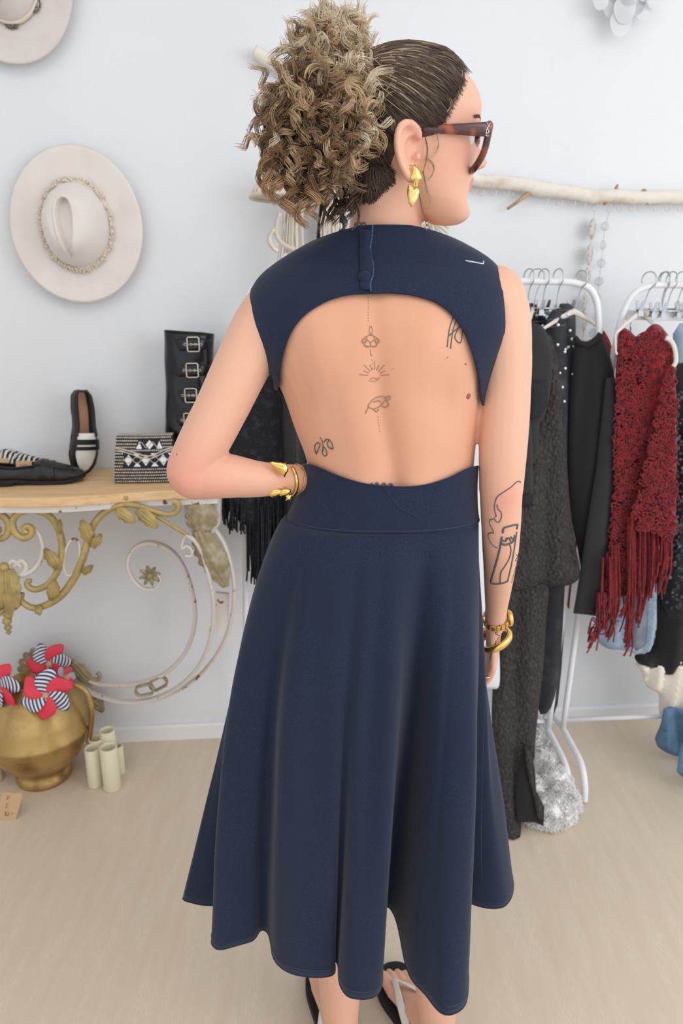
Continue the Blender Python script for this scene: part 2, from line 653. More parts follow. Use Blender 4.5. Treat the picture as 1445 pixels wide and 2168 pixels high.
def slab(p, q, r, d):                                 # parallelogram p, p+q, p+q+r, p+r pushed along d
    p, q, r = V(p), V(q), V(r)
    return MB().prism([p, p + q, p + q + r, p + r], d)


LFT, RGT = wpt(-2.2, 0), wpt(3.6, 0)
struct('floor', MB().prism([LFT - WN * .1, RGT - WN * .1, V((RGT.x, -2.6, 0)), V((LFT.x, -2.6, 0))], (0, 0, -.08)), 'floor')
struct('wall_back', MB().prism([LFT, RGT, RGT + V((0, 0, 2.9)), LFT + V((0, 0, 2.9))], -WN * .1), 'wall')
struct('ceiling', MB().prism([LFT + V((0, 0, 2.9)), RGT + V((0, 0, 2.9)), V((RGT.x, -2.6, 2.9)), V((LFT.x, -2.6, 2.9))], (0, 0, .08)), 'ceil')
struct('wall_left', MB().prism([LFT, LFT + V((0, 0, 2.9)), V((LFT.x, -2.6, 2.9)), V((LFT.x, -2.6, 0))], (-.1, 0, 0)), 'wall')
bb = MB()
prof = [(0, 0), (.012, 0), (.012, .047), (.008, .056), (0, .056)]
bb.loft([[wpt(u, z, d + .0005) for d, z in prof] for u in (-2.19, 3.59)])
struct('baseboard_back', bb, 'trim')

# ================================================================== console table
ZT = wall_at(260, 991, 0).z                            # height of the wooden top


def uof(p):
    return (V(p) - WA).dot(WU)


UC = uof(wall_at(21, 1100, .30))
UR = uof(wall_at(462, 1050, .26))
HW = UR - UC
console = thing('console_table', wpt(UC, 0, .16), 'ornate console table, pine top on cream and gilt scrolled iron', 'table')


def top_depth(u):                                       # bowed front edge
    t = abs(u - UC) / HW
    return .33 - .055 * t ** 2.2 + .012 * math.sin(t * 7.0)


def mirror(p):
    p = V(p)
    return p + WU * (2 * (UC - uof(p)))


us = [UC - HW + 2 * HW * i / 40 for i in range(41)]
mb = MB()
mb.prism([wpt(u, ZT, .004) for u in (us[0], us[-1])] + [wpt(u, ZT, top_depth(u)) for u in reversed(us)], (0, 0, -.024))
mb.build('table_top', 'pine', console, False, bevel=.002)
mb = MB()
mb.loft([[wpt(u, ZT - .025, top_depth(u) - .008), wpt(u, ZT - .025, top_depth(u) - .02),
          wpt(u, ZT - .041, top_depth(u) - .02), wpt(u, ZT - .041, top_depth(u) - .008)] for u in us])
mb.build('apron_rail', 'paint', console, False)
mb = MB()
mb.loft([[wpt(u, ZT - .025, .005), wpt(u, ZT - .025, .02), wpt(u, ZT - .045, .02), wpt(u, ZT - .045, .005)] for u in (us[0] + .05, us[-1] - .05)])
mb.build('back_rail', 'paint', console, False)


def leaf(mb, base, tip, side, nrm, width, lobes=5, ribs=3, bulge=.012, curl=.0, nv=22, nu=13, thick=.004, point=.15):
    base, tip, side, nrm = V(base), V(tip), V(side).normalized(), V(nrm).normalized()

    def fn(u, t):
        s = u * 2 - 1
        sh = (math.sin(math.pi * min(1, t * .9 + .08)) ** .6) * (1 - point * t) * (1 + .10 * math.sin(lobes * 2 * math.pi * t + abs(s) * 2))
        p = base.lerp(tip, t) + side * (s * width * sh)
        p += nrm * (bulge * (1 - s * s) * math.sin(math.pi * min(1, t + .1)) + .0035 * math.cos(s * ribs * math.pi * 2) * (1 - .5 * t) + curl * t * t)
        return p
    front = MB().grid(fn, nu, nv)
    b0 = len(mb.v)
    n = len(front.v)
    mb.v += front.v + [p - nrm * thick for p in front.v]
    for f in front.f:
        mb.f.append(tuple(b0 + i for i in f))
        mb.f.append(tuple(b0 + n + i for i in reversed(f)))
    bd = [j for j in range(nu)] + [i * nu + nu - 1 for i in range(1, nv)] + [(nv - 1) * nu + j for j in range(nu - 2, -1, -1)] + [i * nu for i in range(nv - 2, 0, -1)]
    for a, b in zip(bd, bd[1:] + bd[:1]):
        mb.f.append((b0 + a, b0 + b, b0 + n + b, b0 + n + a))
    return mb


def cpx(pts, d):
    return [wall_at(x, y, d if not isinstance(d, (list, tuple)) else dd) for (x, y), dd in
            zip(pts, d if isinstance(d, (list, tuple)) else [d] * len(pts))]


def both(fn, name, m, label=None, **kw):               # right half and its mirror image
    for k, g in enumerate((lambda p: V(p), mirror)):
        mb = MB()
        fn(mb, g)
        o = mb.build(name, m, console, **kw)
        if label:
            o['label'] = label


DF = .30
A_path = [(60, 1128), (50, 1122), (55, 1114), (66, 1118), (66, 1132), (50, 1139), (34, 1130), (26, 1110), (33, 1092), (52, 1081), (78, 1081),
          (104, 1092), (122, 1116), (131, 1150), (129, 1185), (117, 1218), (97, 1240), (74, 1248), (59, 1241), (58, 1231), (66, 1230)]
A_in = [(72, 1118), (84, 1134), (91, 1160), (85, 1188), (66, 1210), (42, 1218), (24, 1209), (19, 1196), (27, 1187), (35, 1193), (31, 1200)]
B_path = [(36, 1256), (48, 1275), (70, 1287), (98, 1281), (130, 1260), (158, 1222), (177, 1176), (190, 1130), (203, 1103), (228, 1080), (260, 1068), (292, 1071),
          (328, 1083), (358, 1089), (375, 1082), (376, 1066), (365, 1062)]
B2 = [(325, 1090), (350, 1104), (372, 1118), (393, 1130)]
sp = lambda pts, d=DF, n=5: spline(cpx(pts, d), n)
both(lambda m, g: m.tube([g(p) for p in sp(A_path)], [.007, .008, .009, .0095, .0095, .009, .009, .009, .008, .007], 8), 'gilt_scroll', 'giltw')
both(lambda m, g: m.tube([g(p) for p in sp(A_in, DF - .01)], [.004, .006, .007, .007, .006, .005], 8), 'inner_scroll', 'paint', 'cream painted scroll')
both(lambda m, g: m.tube([g(p) for p in sp(B_path)], [.006, .009, .01, .0105, .01, .009, .009, .0085, .007, .008, .009], 8), 'gilt_branch', 'giltw')
both(lambda m, g: m.tube([g(p) for p in sp(B2)], [.005, .006], 8), 'gilt_branch', 'giltw')
both(lambda m, g: m.tube([g(wall_at(152, 1180, DF) + WU * (.020 * math.cos(a) + .012 * math.sin(a)) + V((0, 0, .052 * math.sin(a)))) for a in
                          [2 * math.pi * i / 28 for i in range(28)]], .0035, 6, closed=True), 'oval_link', 'paint', 'cream painted oval link')
for (b, t, w, lb, rb) in (((192, 1150), (176, 1098), .019, 3, 2), ((196, 1160), (216, 1128), .012, 2, 1), ((176, 1215), (198, 1194), .011, 2, 1),
                          ((124, 1205), (98, 1158), .018, 3, 2), ((110, 1270), (118, 1224), .018, 3, 2), ((245, 1078), (288, 1104), .018, 3, 2),
                          ((290, 1078), (335, 1114), .020, 3, 2), ((75, 1284), (90, 1297), .014, 2, 1), ((127, 1130), (129, 1097), .007, 1, 1)):
    B_, T_ = wall_at(*b, DF + .006), wall_at(*t, DF + .012)
    ax = (T_ - B_).normalized()

    def fn(m, g, B_=B_, T_=T_, ax=ax, w=w, lb=lb, rb=rb):
        leaf(m, g(B_), g(T_), (g(T_) - g(B_)).cross(WN), WN, w, lb, rb, .009, .012)
    both(fn, 'acanthus_leaf', 'giltw')
for x, y in ((68, 1072), (267, 1060)):                 # little pegs up to the rail
    both(lambda m, g, x=x, y=y: m.lathe([(.007, -.012), (.009, -.006), (.006, 0), (.009, .006), (.008, .014)], g(wall_at(x, y, DF)), 10), 'peg', 'giltw')
# centre pendant
mb = MB()
pc = wall_at(12, 1205, DF)
for dx, w in ((-.03, .02), (.03, .02), (0, .022)):
    leaf(mb, pc + WU * dx * .4, pc + WU * dx * .7 - V((0, 0, .135 - abs(dx) * 1.0)) + WN * .01, WU, WN, w, 4, 2, .012, .008)
mb.build('pendant', 'giltw', console)
mb = MB()
q = wall_at(14, 1308, DF)
mb.lathe([(.001, .03), (.010, .024), (.013, .012), (.006, .002), (.012, -.006), (.012, -.014), (.005, -.02), (.010, -.026), (.010, -.032), (.004, -.037), (.008, -.043), (.001, -.05)], q, 12)
mb.build('finial', 'giltw', console)
mb = MB().ell(wall_at(8, 1200, DF), (.014, .012, .012))
mb.build('boss', 'giltw', console)


# legs: curved painted rails sweeping down and back to the shell at the wall
def rail(pts, ds, r, name='leg_rail', m='paint', flat=2.2, **kw):
    P = spline(cpx(pts, ds), 6)
    both(lambda mm, g: mm.tube([g(p) for p in P], r, 8, flat=flat, up=WN), name, m, **kw)


rail([(394, 1132), (412, 1145), (428, 1172), (440, 1212), (450, 1262), (451, 1315), (440, 1370), (415, 1418), (375, 1456), (320, 1481), (258, 1486), (205, 1472), (180, 1458)],
     [.27, .27, .26, .25, .24, .22, .2, .18, .15, .12, .10, .07, .05], [.005, .0065, .0065, .006, .006])
rail([(455, 1120), (474, 1150), (489, 1195), (496, 1245), (492, 1300), (477, 1352), (450, 1398), (410, 1440), (360, 1470), (318, 1483)],
     [.24, .24, .23, .22, .2, .18, .16, .14, .13, .12], [.006, .0065, .006, .0055, .005])
rail([(333, 1213), (340, 1228), (326, 1246), (302, 1245), (280, 1224), (270, 1195), (279, 1166), (303, 1150), (334, 1152), (364, 1168), (388, 1200), (406, 1250), (413, 1305),
      (403, 1358), (378, 1400), (336, 1433), (280, 1449), (215, 1449), (190, 1440)],
     [.2] * 8 + [.2, .2, .19, .18, .17, .15, .13, .11, .09, .06, .05], [.0035, .005, .006, .0065, .0065, .006, .006])
rail([(392, 1176), (404, 1176), (406, 1164), (395, 1155), (385, 1162), (388, 1140), (396, 1132)], .27, .0045, name='leg_curl')
# bracket block and its two acanthus leaves
both(lambda m, g: m.prism([g(p) for p in cpx([(388, 1052), (466, 1052), (466, 1108), (452, 1128), (408, 1132), (392, 1110)], .255)], -WN * .05), 'bracket', 'paint', smooth=False)
both(lambda m, g: leaf(m, g(wall_at(428, 1126, .262)), g(wall_at(426, 1052, .268)), WU, WN, .045, 4, 4, .012, .01), 'acanthus_leaf', 'giltd')
both(lambda m, g: leaf(m, g(wall_at(420, 1122, .262)), g(wall_at(478, 1245, .245)), (g(wall_at(478, 1245, .245)) - g(wall_at(420, 1122, .262))).cross(WN), WN, .040, 6, 4, .02, -.008, nv=34), 'acanthus_leaf', 'giltd')
both(lambda m, g: m.prism([g(p) for p in cpx([(456, 1255), (484, 1258), (482, 1320), (470, 1347), (458, 1340)], .2)], -WN * .012), 'leg_plate', 'paint', smooth=False)
# rosette in the volute
rc = wall_at(318, 1217, .2)


def rosette(m, g):
    for k in range(8):
        a = 2 * math.pi * k / 8 + .2
        dv = WU * math.cos(a) + V((0, 0, math.sin(a)))
        leaf(m, g(rc), g(rc + dv * .031 + WN * .004), (g(rc + dv) - g(rc)).cross(WN), WN, .010, 1, 1, .006, .004, nv=8, nu=7, point=.5)
    m.ell(g(rc + WN * .008), (.009, .009, .009))


both(rosette, 'rosette', 'giltd')
for (x, y, d, ang) in ((306, 1461, .125, .2), (335, 1447, .115, .5)):
    def fnl(m, g, x=x, y=y, d=d, ang=ang):
        c = wall_at(x, y, d)
        e1, e2 = WU * math.cos(ang) + V((0, 0, math.sin(ang))), -WU * math.sin(ang) + V((0, 0, math.cos(ang)))
        pts = []
        for i in range(28):
            a = 2 * math.pi * i / 28
            pts.append(g(c + e1 * ((.013 if math.cos(a) > 0 else -.013) + .014 * math.cos(a)) + e2 * (.017 * math.sin(a))))
        m.tube(pts, .004, 6, closed=True, flat=2.5, up=WN)
    both(fnl, 'oval_link', 'giltd')
# shell crest low on the wall between the legs
sc = wall_at(100, 1420, .04)
mb = MB()
for k in range(9):
    a = math.pi * (.08 + .84 * k / 8)
    dv = WU * math.cos(a) + V((0, 0, math.sin(a)))
    leaf(mb, sc + dv * .012, sc + dv * (.082 + .012 * math.sin(a)) + WN * .03, dv.cross(WN), WN, .0145, 1, 1, .010, -.012, nv=12, nu=7, point=-.35)
mb.build('shell_crest', 'giltd', console)


def crest_side(m, g):
    P = spline(cpx([(118, 1392), (146, 1400), (166, 1418), (186, 1436), (204, 1440), (212, 1430), (205, 1424)], .05), 5)
    m.tube([g(p) for p in P], [.012, .014, .013, .011, .008, .006, .007], 8)
    leaf(m, g(wall_at(150, 1400, .055)), g(wall_at(196, 1452, .055)), (g(wall_at(196, 1452, .05)) - g(wall_at(150, 1400, .05))).cross(WN), WN, .024, 3, 2, .012, 0)
    leaf(m, g(wall_at(186, 1468, .05)), g(wall_at(222, 1500, .06)), (g(wall_at(222, 1500, .05)) - g(wall_at(186, 1468, .05))).cross(WN), WN, .024, 3, 2, .01, .02)
    leaf(m, g(wall_at(120, 1400, .05)), g(wall_at(150, 1462, .05)), (g(wall_at(150, 1462, .05)) - g(wall_at(120, 1400, .05))).cross(WN), WN, .022, 3, 2, .01, 0)


both(crest_side, 'crest_scroll', 'giltd')
mb = MB()
mb.tube(spline([wpt(UC, .0, .03), wpt(UC, .10, .035), wpt(UC, .2, .03)], 4), .012, 8)
mb.build('foot', 'giltd', console)

# ================================================================== hats on the wall
def hat(cx, cy, rx, rz, crx, crz, felt, label, kind, twist=0.0):
    c = wall_at(cx, cy, .035)
    t = thing('hat', c, label, 'hat', 'felt hats on the wall')
    kx = (V(c) - V((0, 0, CH))).dot(V((0, cT, -sT))) / FPX
    RX, RZ, CX, CZ = rx * kx, rz * kx, crx * kx, crz * kx
    zx = V((0, 0, 1))

    def pos(a, r, h):
        return c + WU * (math.cos(a) * r[0]) + zx * (math.sin(a) * r[1]) + WN * h
    brim = MB()

    def fb(u, v):
        a = u * 2 * math.pi
        r = (CX + (RX - CX) * v, CZ + (RZ - CZ) * v)
        lift = .010 * v * v + .004 * math.sin(2 * a) * v * v - .012 * v ** 6 * .4
        return pos(a, r, lift)
    brim.grid(fb, 72, 14, wrap=True)
    brim.build('brim', felt, t, solid=.0035)
    crown = MB()
    Hc = .105

    def fcr(u, v):
        a = u * 2 * math.pi
        rr = 1 - v
        x, z = math.cos(a) * rr, math.sin(a) * rr
        h = Hc * (1 - rr ** 5.5) ** .8
        # teardrop dent: round at the top, pointed at the bottom
        zz = (z + .12) / .72
        if -1 < zz < 1:
            half = .30 * (1 - zz * zz) ** .5 * (.42 + .58 * (zz + 1) / 2)
        else:
            half = 0.0
        dx = abs(x + .04) - half
        tip = max(0, abs(zz) - .97)
        e = dx + tip
        h -= .026 / (1 + math.exp(e * 42)) if abs(zz) < 1.2 else 0
        h += .006 * math.exp(-((e - .06) / .06) ** 2)
        sc_ = 1 - .14 * min(1, h / Hc)
        return pos(a, (CX * rr * sc_ + 1e-5, CZ * rr * sc_ + 1e-5), h)
    crown.grid(fcr, 96, 56, wrap=True)
    crown.build('crown', felt, t, subd=0)
    band = MB()
    if kind == 'fringe':
        for k in range(300):
            a = 2 * math.pi * k / 300 + random.uniform(-.01, .01)
            w = random.uniform(.96, 1.04)
            p = pos(a, (CX * w, CZ * w), random.uniform(.002, .012))
            o_ = (pos(a + random.uniform(-.3, .3), (CX * 1.2, CZ * 1.2), .006) - p).normalized()
            band.tube([p, p + o_ * .006 + WN * .006, p + o_ * random.uniform(.007, .014) + WN * random.uniform(-.001, .010)], [.0028, .0026, .001], 5)
        ring = [pos(2 * math.pi * i / 60, (CX * 1.0, CZ * 1.0), .006) for i in range(60)]
        band.tube(ring, .006, 6, closed=True)
        o = band.build('frayed_band', 'felt_band', t)
    else:
        ring = [pos(2 * math.pi * i / 60, (CX * .995, CZ * .995), .010) for i in range(60)]
        band.tube(ring, .004, 6, closed=True, flat=2.2, up=WN)
        band.build('hat_band', 'felt_band', t)
        for a in (-1.56, -.62, .35, 1.3, 2.2, 3.2, 4.1 - .5):
            cm = MB()
            p = pos(a, (CX * 1.03, CZ * 1.03), .010)
            e1 = (pos(a + .1, (CX, CZ), 0) - pos(a - .1, (CX, CZ), 0)).normalized()
            nn = (pos(a, (CX * 1.2, CZ * 1.2), .08) - pos(a, (CX, CZ), .04)).normalized()
            e2 = nn.cross(e1)
            mx = Matrix((e1, e2, nn)).transposed()
            cm.ell(p, (.014, .008, .003), mx)
            for j in range(14):
                w = 2 * math.pi * j / 14
                cm.ell(p + e1 * .015 * math.cos(w) + e2 * .009 * math.sin(w), (.0022, .0022, .0022), None, 6, 4)
            cm.ell(p + nn * .002, (.005, .004, .003), mx)
            cm.build('concho', 'concho', t)
    pg = MB().tube([wall_at(cx, cy, .003), wall_at(cx, cy, .09)], .006, 8)
    pg.build('peg', 'trim', t)
    return t


hat(163, 478, 137, 156, 71, 86, 'felt', 'cream wide-brim felt hat with teardrop crown and frayed band', 'fringe')
hat(16, -44, 135, 160, 66, 84, 'felt2', 'beige felt hat with silver conchos, cut by the top left corner', 'concho')


# ================================================================== shoes on the console
def loafer_parts(t, mx, mats, L=.245, wide=1.0, zebra=None, gather=False):
    """shoe along local x (heel at 0), y sideways, z up; mx places it"""
    hw = lambda s: wide * np.interp(s, [0, .06, .2, .42, .62, .76, .88, .96, 1], [.012, .026, .031, .031, .040, .043, .036, .022, .005])
    mid = lambda s: .006 * math.sin(s * math.pi * 1.1) - .003
    zb = lambda s: .020 - .010 * np.interp(s, [0, .3, .5, 1], [0, .2, .85, .95]) + .010 * max(0, s - .8) / .2
    top = lambda s: np.interp(s, [0, .1, .3, .5, .56, .7, .85, .95, 1], [.060, .056, .048, .052, .062, .052, .040, .030, .018])
    S = [i / 40 for i in range(41)]

    def pt(x, y, z):
        return mx @ V((x, y, z))
    # sole with heel
    sole = MB()
    rings = []
    for s in S:
        w = hw(s) + .003
        z1 = zb(s)
        z0 = 0.0 if s < .28 else (.006 if s < .3 else np.interp(s, [.3, .5, .8, 1], [.008, .001, .0, .012]))
        y0 = mid(s)
        rings.append([pt(s * L, y0 - w, z1), pt(s * L, y0 + w, z1), pt(s * L, y0 + w, z0), pt(s * L, y0 - w, z0)])
    sole.loft(rings)
    sole.build('sole', mats['sole'], t, True, bevel=.001)
    up = MB()
    rings = []
    n = 17
    for s in S:
        w, y0, z1, zt = hw(s), mid(s), zb(s), top(s)
        r = []
        op = s < .53
        for j in range(n):
            u = j / (n - 1) * 2 - 1
            if op:
                # wall up to the collar, over and down to the insole
                a = abs(u)
                sg = 1 if u >= 0 else -1
                if a > .35:
                    k = (1 - a) / .65
                    yy = w * (1 - .22 * k ** 2) + .004 * math.sin(k * 3.1)
                    r.append(pt(s * L, y0 + sg * yy, z1 + (zt - z1) * k))
                else:
                    k = a / .35
                    r.append(pt(s * L, y0 + sg * (w * .70) * k ** .5 if a else y0, z1 + .004 + (zt - z1 - .006) * max(0, k - .55) / .45))
            else:
                ang = u * math.pi / 2
                yy = w * math.sin(ang) * (1 if abs(u) < .99 else 1)
                zz = z1 + (zt - z1) * max(0, math.cos(ang)) ** .62
                if gather and .25 < abs(u) < .7 and s > .6:
                    zz += .002 * math.sin(s * 150)
                r.append(pt(s * L, y0 + yy, zz))
        rings.append(r)
    up.loft(rings, closed=False)
    up.build('upper', mats['upper'], t, solid=.0015)
    ins = MB().grid(lambda u, v: pt((.02 + .55 * v) * L, mid(v) + (u * 2 - 1) * hw(.02 + .55 * v) * .74, zb(.02 + .55 * v) + .007), 7, 14)
    ins.build('insole', mats['insole'], t, solid=.001)

    def over(s0, s1, u0, u1, h, nm, m, wid=lambda k: 1.0):
        g = MB()

        def fn(u, v):
            s = s0 + (s1 - s0) * v
            uu = (u0 + (u1 - u0) * u) * wid(v)
            ang = uu * math.pi / 2
            w, z1, zt = hw(s) + h, zb(s), top(max(s, .535)) + h
            return pt(s * L, mid(s) + w * math.sin(ang), z1 + (zt - z1) * max(0, math.cos(ang)) ** .62)
        g.grid(fn, 19, 16)
        return g.build(nm, m, t, solid=.0015)
    over(.50, .965, -.55, .55, .0018, 'vamp', mats['vamp'], lambda k: (1 - k ** 4) ** .5 * .9 + .02)
    over(.575, .635, -.97, .97, .0042, 'strap', mats['strap'])
    over(.66, .70, -.97, .97, .0042, 'strap', mats['strap'])
    over(.63, .665, -.97, -.45, .0042, 'strap', mats['strap'])
    over(.63, .665, .45, .97, .0042, 'strap', mats['strap'])
    # rolled collar
    col = [pt(s * L, mid(s) + hw(s) * .78, top(s)) for s in [i / 24 * .53 for i in range(1, 25)]]
    col2 = [pt(s * L, mid(s) - hw(s) * .78, top(s)) for s in [i / 24 * .53 for i in range(24, 0, -1)]]
    MB().tube(col2 + col, .0022, 6).build('collar', mats['upper'], t)


def frame(o, ex, ez):                                   # matrix with local x along ex and local z near ez
    ex = V(ex).normalized()
    ey = V(ez).cross(ex).normalized()
    ez = ex.cross(ey)
    m = Matrix((ex, ey, ez)).transposed().to_4x4()
    m.translation = V(o)
    return m


bw = dict(sole='sole', upper='black_l', insole='insole', vamp='white_l', strap='black_l')
bk = dict(sole='sole', upper='black_l', insole='black_l', vamp='black_l', strap='black_l')
zm = mat('zebra_print', srgb(226, 224, 218), 0.6)
nt = zm.node_tree
wv = nt.nodes.new('ShaderNodeTexWave')
wv.inputs['Scale'].default_value = 26
wv.inputs['Distortion'].default_value = 5.5
wv.inputs['Detail'].default_value = 1.5
tcx = nt.nodes.new('ShaderNodeTexCoord')
cr = nt.nodes.new('ShaderNodeValToRGB')
cr.color_ramp.elements[0].position, cr.color_ramp.elements[1].position = .46, .54
cr.color_ramp.elements[0].color = srgb(34, 32, 32) + (1,)
cr.color_ramp.elements[1].color = srgb(226, 224, 218) + (1,)
nt.links.new(tcx.outputs['Object'], wv.inputs['Vector'])
nt.links.new(wv.outputs[0], cr.inputs[0])
nt.links.new(cr.outputs[0], nt.nodes['Principled BSDF'].inputs['Base Color'])
zb_ = dict(sole='sole', upper=zm, insole='insole', vamp=zm, strap=zm)

# black and white loafer standing on its toe, sole against the wall
toe = wall_at(176, 985, .075)
toe.z = ZT + .003
heel = wall_at(170, 826, .045)
t = thing('loafer', V((toe.x, toe.y, ZT)), 'black and white penny loafer stood on its toe against the wall', 'shoe', 'loafers on the console')
mx = frame(heel, toe - heel, WN + WU * .45)
loafer_parts(t, mx, bw, L=(toe - heel).length + .002, wide=.86)
# black loafer lying in front
a, b = atz(-30, 1028, ZT), atz(183, 1016, ZT)
t = thing('loafer', (a + b) / 2, 'plain black penny loafer with gathered toe lying on the console', 'shoe', 'loafers on the console')
loafer_parts(t, frame(a, b - a, (0, 0, 1)), bk, L=(b - a).length, gather=True)
# zebra print loafer behind it
a, b = atz(-105, 1004, ZT) , atz(100, 994, ZT)
t = thing('loafer', (a + b) / 2, 'zebra print loafer behind the black one, cut by the left edge', 'shoe', 'loafers on the console')
loafer_parts(t, frame(a + V((0, 0, .001)), b - a, (0, 0, 1)), zb_, L=(b - a).length, wide=.95)


def price_tag(px0, px1, py0, py1, d, word, label, lean=.01):
    P = [wall_at(px0, py1, d), wall_at(px1, py1, d), wall_at(px1 - 1, py0, d - lean), wall_at(px0 + 1, py0, d - lean)]
    t = thing('price_tag', (P[0] + P[1]) / 2, label, 'price tag', 'kraft price tags on the console')
    MB().prism(P, -WN * .0012).build('card', 'kraft', t, False)
    tx = MB()
    e1 = (P[1] - P[0]).normalized()
    e2 = (P[3] - P[0]).normalized()
    text_strokes(tx, word, P[0] + e1 * .012 + e2 * .006 + WN * .001, e1, e2, .012, .0005)
    tx.build('lettering', 'ink', t)
    return t


price_tag(33, 68, 976, 997, .17, '25,-', 'small kraft price tag reading 25 behind the black loafer')
price_tag(-14, 19, 970, 994, .16, '25', 'small kraft price tag by the zebra shoe, cut by the left edge')

# ================================================================== beaded clutch
c0 = atz(243, 1023, ZT)
c1 = atz(376, 1021, ZT)
e1 = (c1 - c0).normalized()
nn = V((e1.y, -e1.x, 0))
Lc = (c1 - c0).length
Hc_ = at(243, 937, c0.y).z - ZT + .012
clutch = thing('clutch_bag', (c0 + c1) / 2, 'silver beaded clutch with black and white diamond panel beside the elbow', 'bag')
TB = .06


def cface(u, v):                                        # front face: u along, v up (0..1), bulging
    dep = .012 * math.sin(math.pi * min(1, v * .85 + .12)) + .004 * math.sin(math.pi * u)
    inset = .010 * v
    lean = -.022 * v
    return c0 + e1 * (inset + (Lc - 2 * inset) * u) + nn * (dep + lean) + V((0, 0, .002 + Hc_ * v))


mb = MB()
ringf = []
for i in range(13):
    u = i / 12
    ring = [cface(u, v / 8) for v in range(9)] + [cface(u, v / 8) - nn * (TB * (1 - .45 * v / 8)) for v in range(8, -1, -1)]
    ringf.append(ring)
mb.loft(ringf)
mb.build('body', 'clutch_blk', clutch)
beads = MB()
nu_, nv_ = 28, 15
for j in range(nv_):
    for i in range(nu_):
        u, v = (i + .5 * (j % 2)) / nu_, (j + .5) / nv_
        panel = .15 < u < .97 and .36 < v < .66
        flapp = .38 < u < .80 and .70 < v < .93
        if panel or flapp:
            continue
        p = cface(u, v)
        k = .0028 + .0007 * random.random()
        beads.ell(p + nn * .001, (k, k, k), None, 5, 4)
for j in range(5):
    for i in range(nu_):
        u = (i + .5) / nu_
        beads.ell(cface(u, 1) - nn * (.002 + j * .006) + V((0, 0, .0015)), (.0028, .0028, .0028), None, 5, 4)
tag(beads.build('beads', 'bead', clutch), kind='stuff')
fl = [cface(i / 40, .70 + .05 * math.cos(i / 40 * math.pi * 2 * 1.0) - .07 * math.exp(-((i / 40 - .62) / .2) ** 2)) + nn * .004 for i in range(41)]
MB().tube(fl, .0022, 6).build('flap_edge', 'bead', clutch)
MB().tube([p - V((0, 0, .007)) for p in fl], .0022, 6).build('flap_edge', 'bead', clutch)


def on_face(lst, h, m, name):
    MB().prism([cface(u, v) + nn * h for u, v in lst], -nn * .0015).build(name, m, clutch, False)


for k in range(3):
    u = .24 + k * .29
    on_face([(u - .075, .50), (u, .62), (u + .075, .50), (u, .38)], .0035, 'clutch_wht', 'diamond')
    on_face([(u + .085, .645), (u + .205, .645), (u + .145, .55)], .0035, 'clutch_wht', 'triangle')
    on_face([(u + .085, .365), (u + .205, .365), (u + .145, .46)], .0035, 'clutch_wht', 'triangle')
on_face([(.53, .82), (.60, .92), (.67, .82), (.60, .73)], .0045, 'clutch_wht', 'diamond')
on_face([(.37, .74), (.47, .74), (.42, .90)], .0045, 'clutch_wht', 'triangle')
on_face([(.72, .74), (.82, .74), (.77, .90)], .0045, 'clutch_wht', 'triangle')
for sg in (1, -1):
    MB().tube([cface(.15 + .82 * i / 60, .51 + sg * .07 * math.cos((.15 + .82 * i / 60 - .24) / .29 * 2 * math.pi)) + nn * .0045 for i in range(61)], .0012, 5).build('silver_cord', 'bead', clutch)
MB().tube([cface(.40 + .38 * i / 30, .82 + .06 * math.sin(i / 30 * 12)) + nn * .005 for i in range(31)], .0012, 5).build('silver_cord', 'bead', clutch)

# ================================================================== black buckled boot
bt = wall_at(400, 975, .10)
boot = thing('boot', V((bt.x, bt.y, ZT)), 'tall black patent boot with silver buckles standing behind the elbow', 'boot')
cen = [wall_at(x, y, .10) for x, y in ((401, 703), (400, 760), (400, 830), (396, 885), (396, 930), (400, 965))]
kx = (cen[0] - V((0, 0, CH))).dot(V((0, cT, -sT))) / FPX
cen[-1].z = ZT + .012
rxs = [52 * kx, 51 * kx, 49 * kx, 46 * kx, 46 * kx, 50 * kx]
CEN = spline(cen, 5)
RX = interp(rxs, len(CEN))
mb = MB()
rings = []
for k, (c, r) in enumerate(zip(CEN, RX)):
    rings.append([c + WU * (r * math.copysign(abs(math.cos(a)) ** .7, math.cos(a))) + WN * (.042 * math.copysign(abs(math.sin(a)) ** .8, math.sin(a)) + .002 * math.sin(5 * a + k)) +
                  V((0, 0, (.006 * math.cos(a) * -1 if k == 0 else 0))) for a in [2 * math.pi * i / 32 for i in range(32)]])
for d_ in (.004, .03, .12):                            # open top: turn the leather inwards
    k0 = [CEN[0] + (p - CEN[0]) * .95 - V((0, 0, d_)) for p in rings[0]]
    rings.insert(0, k0)
mb.loft(rings, cap=False)
mb.build('shaft', 'black_pat', boot)
mb = MB()
fc = wall_at(400, 965, .10)
fc.z = ZT
rr = []
for i in range(14):
    s = i / 13
    w = np.interp(s, [0, .1, .4, .7, .9, 1], [.022, .036, .034, .043, .036, .012])
    h = np.interp(s, [0, .1, .35, .6, .85, 1], [.07, .09, .10, .065, .045, .02])
    c = fc + WU * (-.065 + .26 * s)
    rr.append([c + WN * (w * math.cos(a)) + V((0, 0, .012 + h * max(0, math.sin(a)))) for a in [math.pi * j / 10 for j in range(11)]])
mb.loft(rr)
mb.build('foot', 'black_pat', boot)
mb = MB()
outl = [fc + WU * (-.07 + .27 * s) + WN * (w) for s, w in ((0, .02), (.1, .038), (.4, .035), (.7, .046), (.9, .038), (1, .008))]
outl += [fc + WU * (-.07 + .27 * s) - WN * (w) for s, w in ((1, .008), (.9, .038), (.7, .046), (.4, .035), (.1, .038), (0, .02))]
mb.prism([p + V((0, 0, .016)) for p in outl], (0, 0, -.015))
mb.build('sole', 'sole', boot, False)
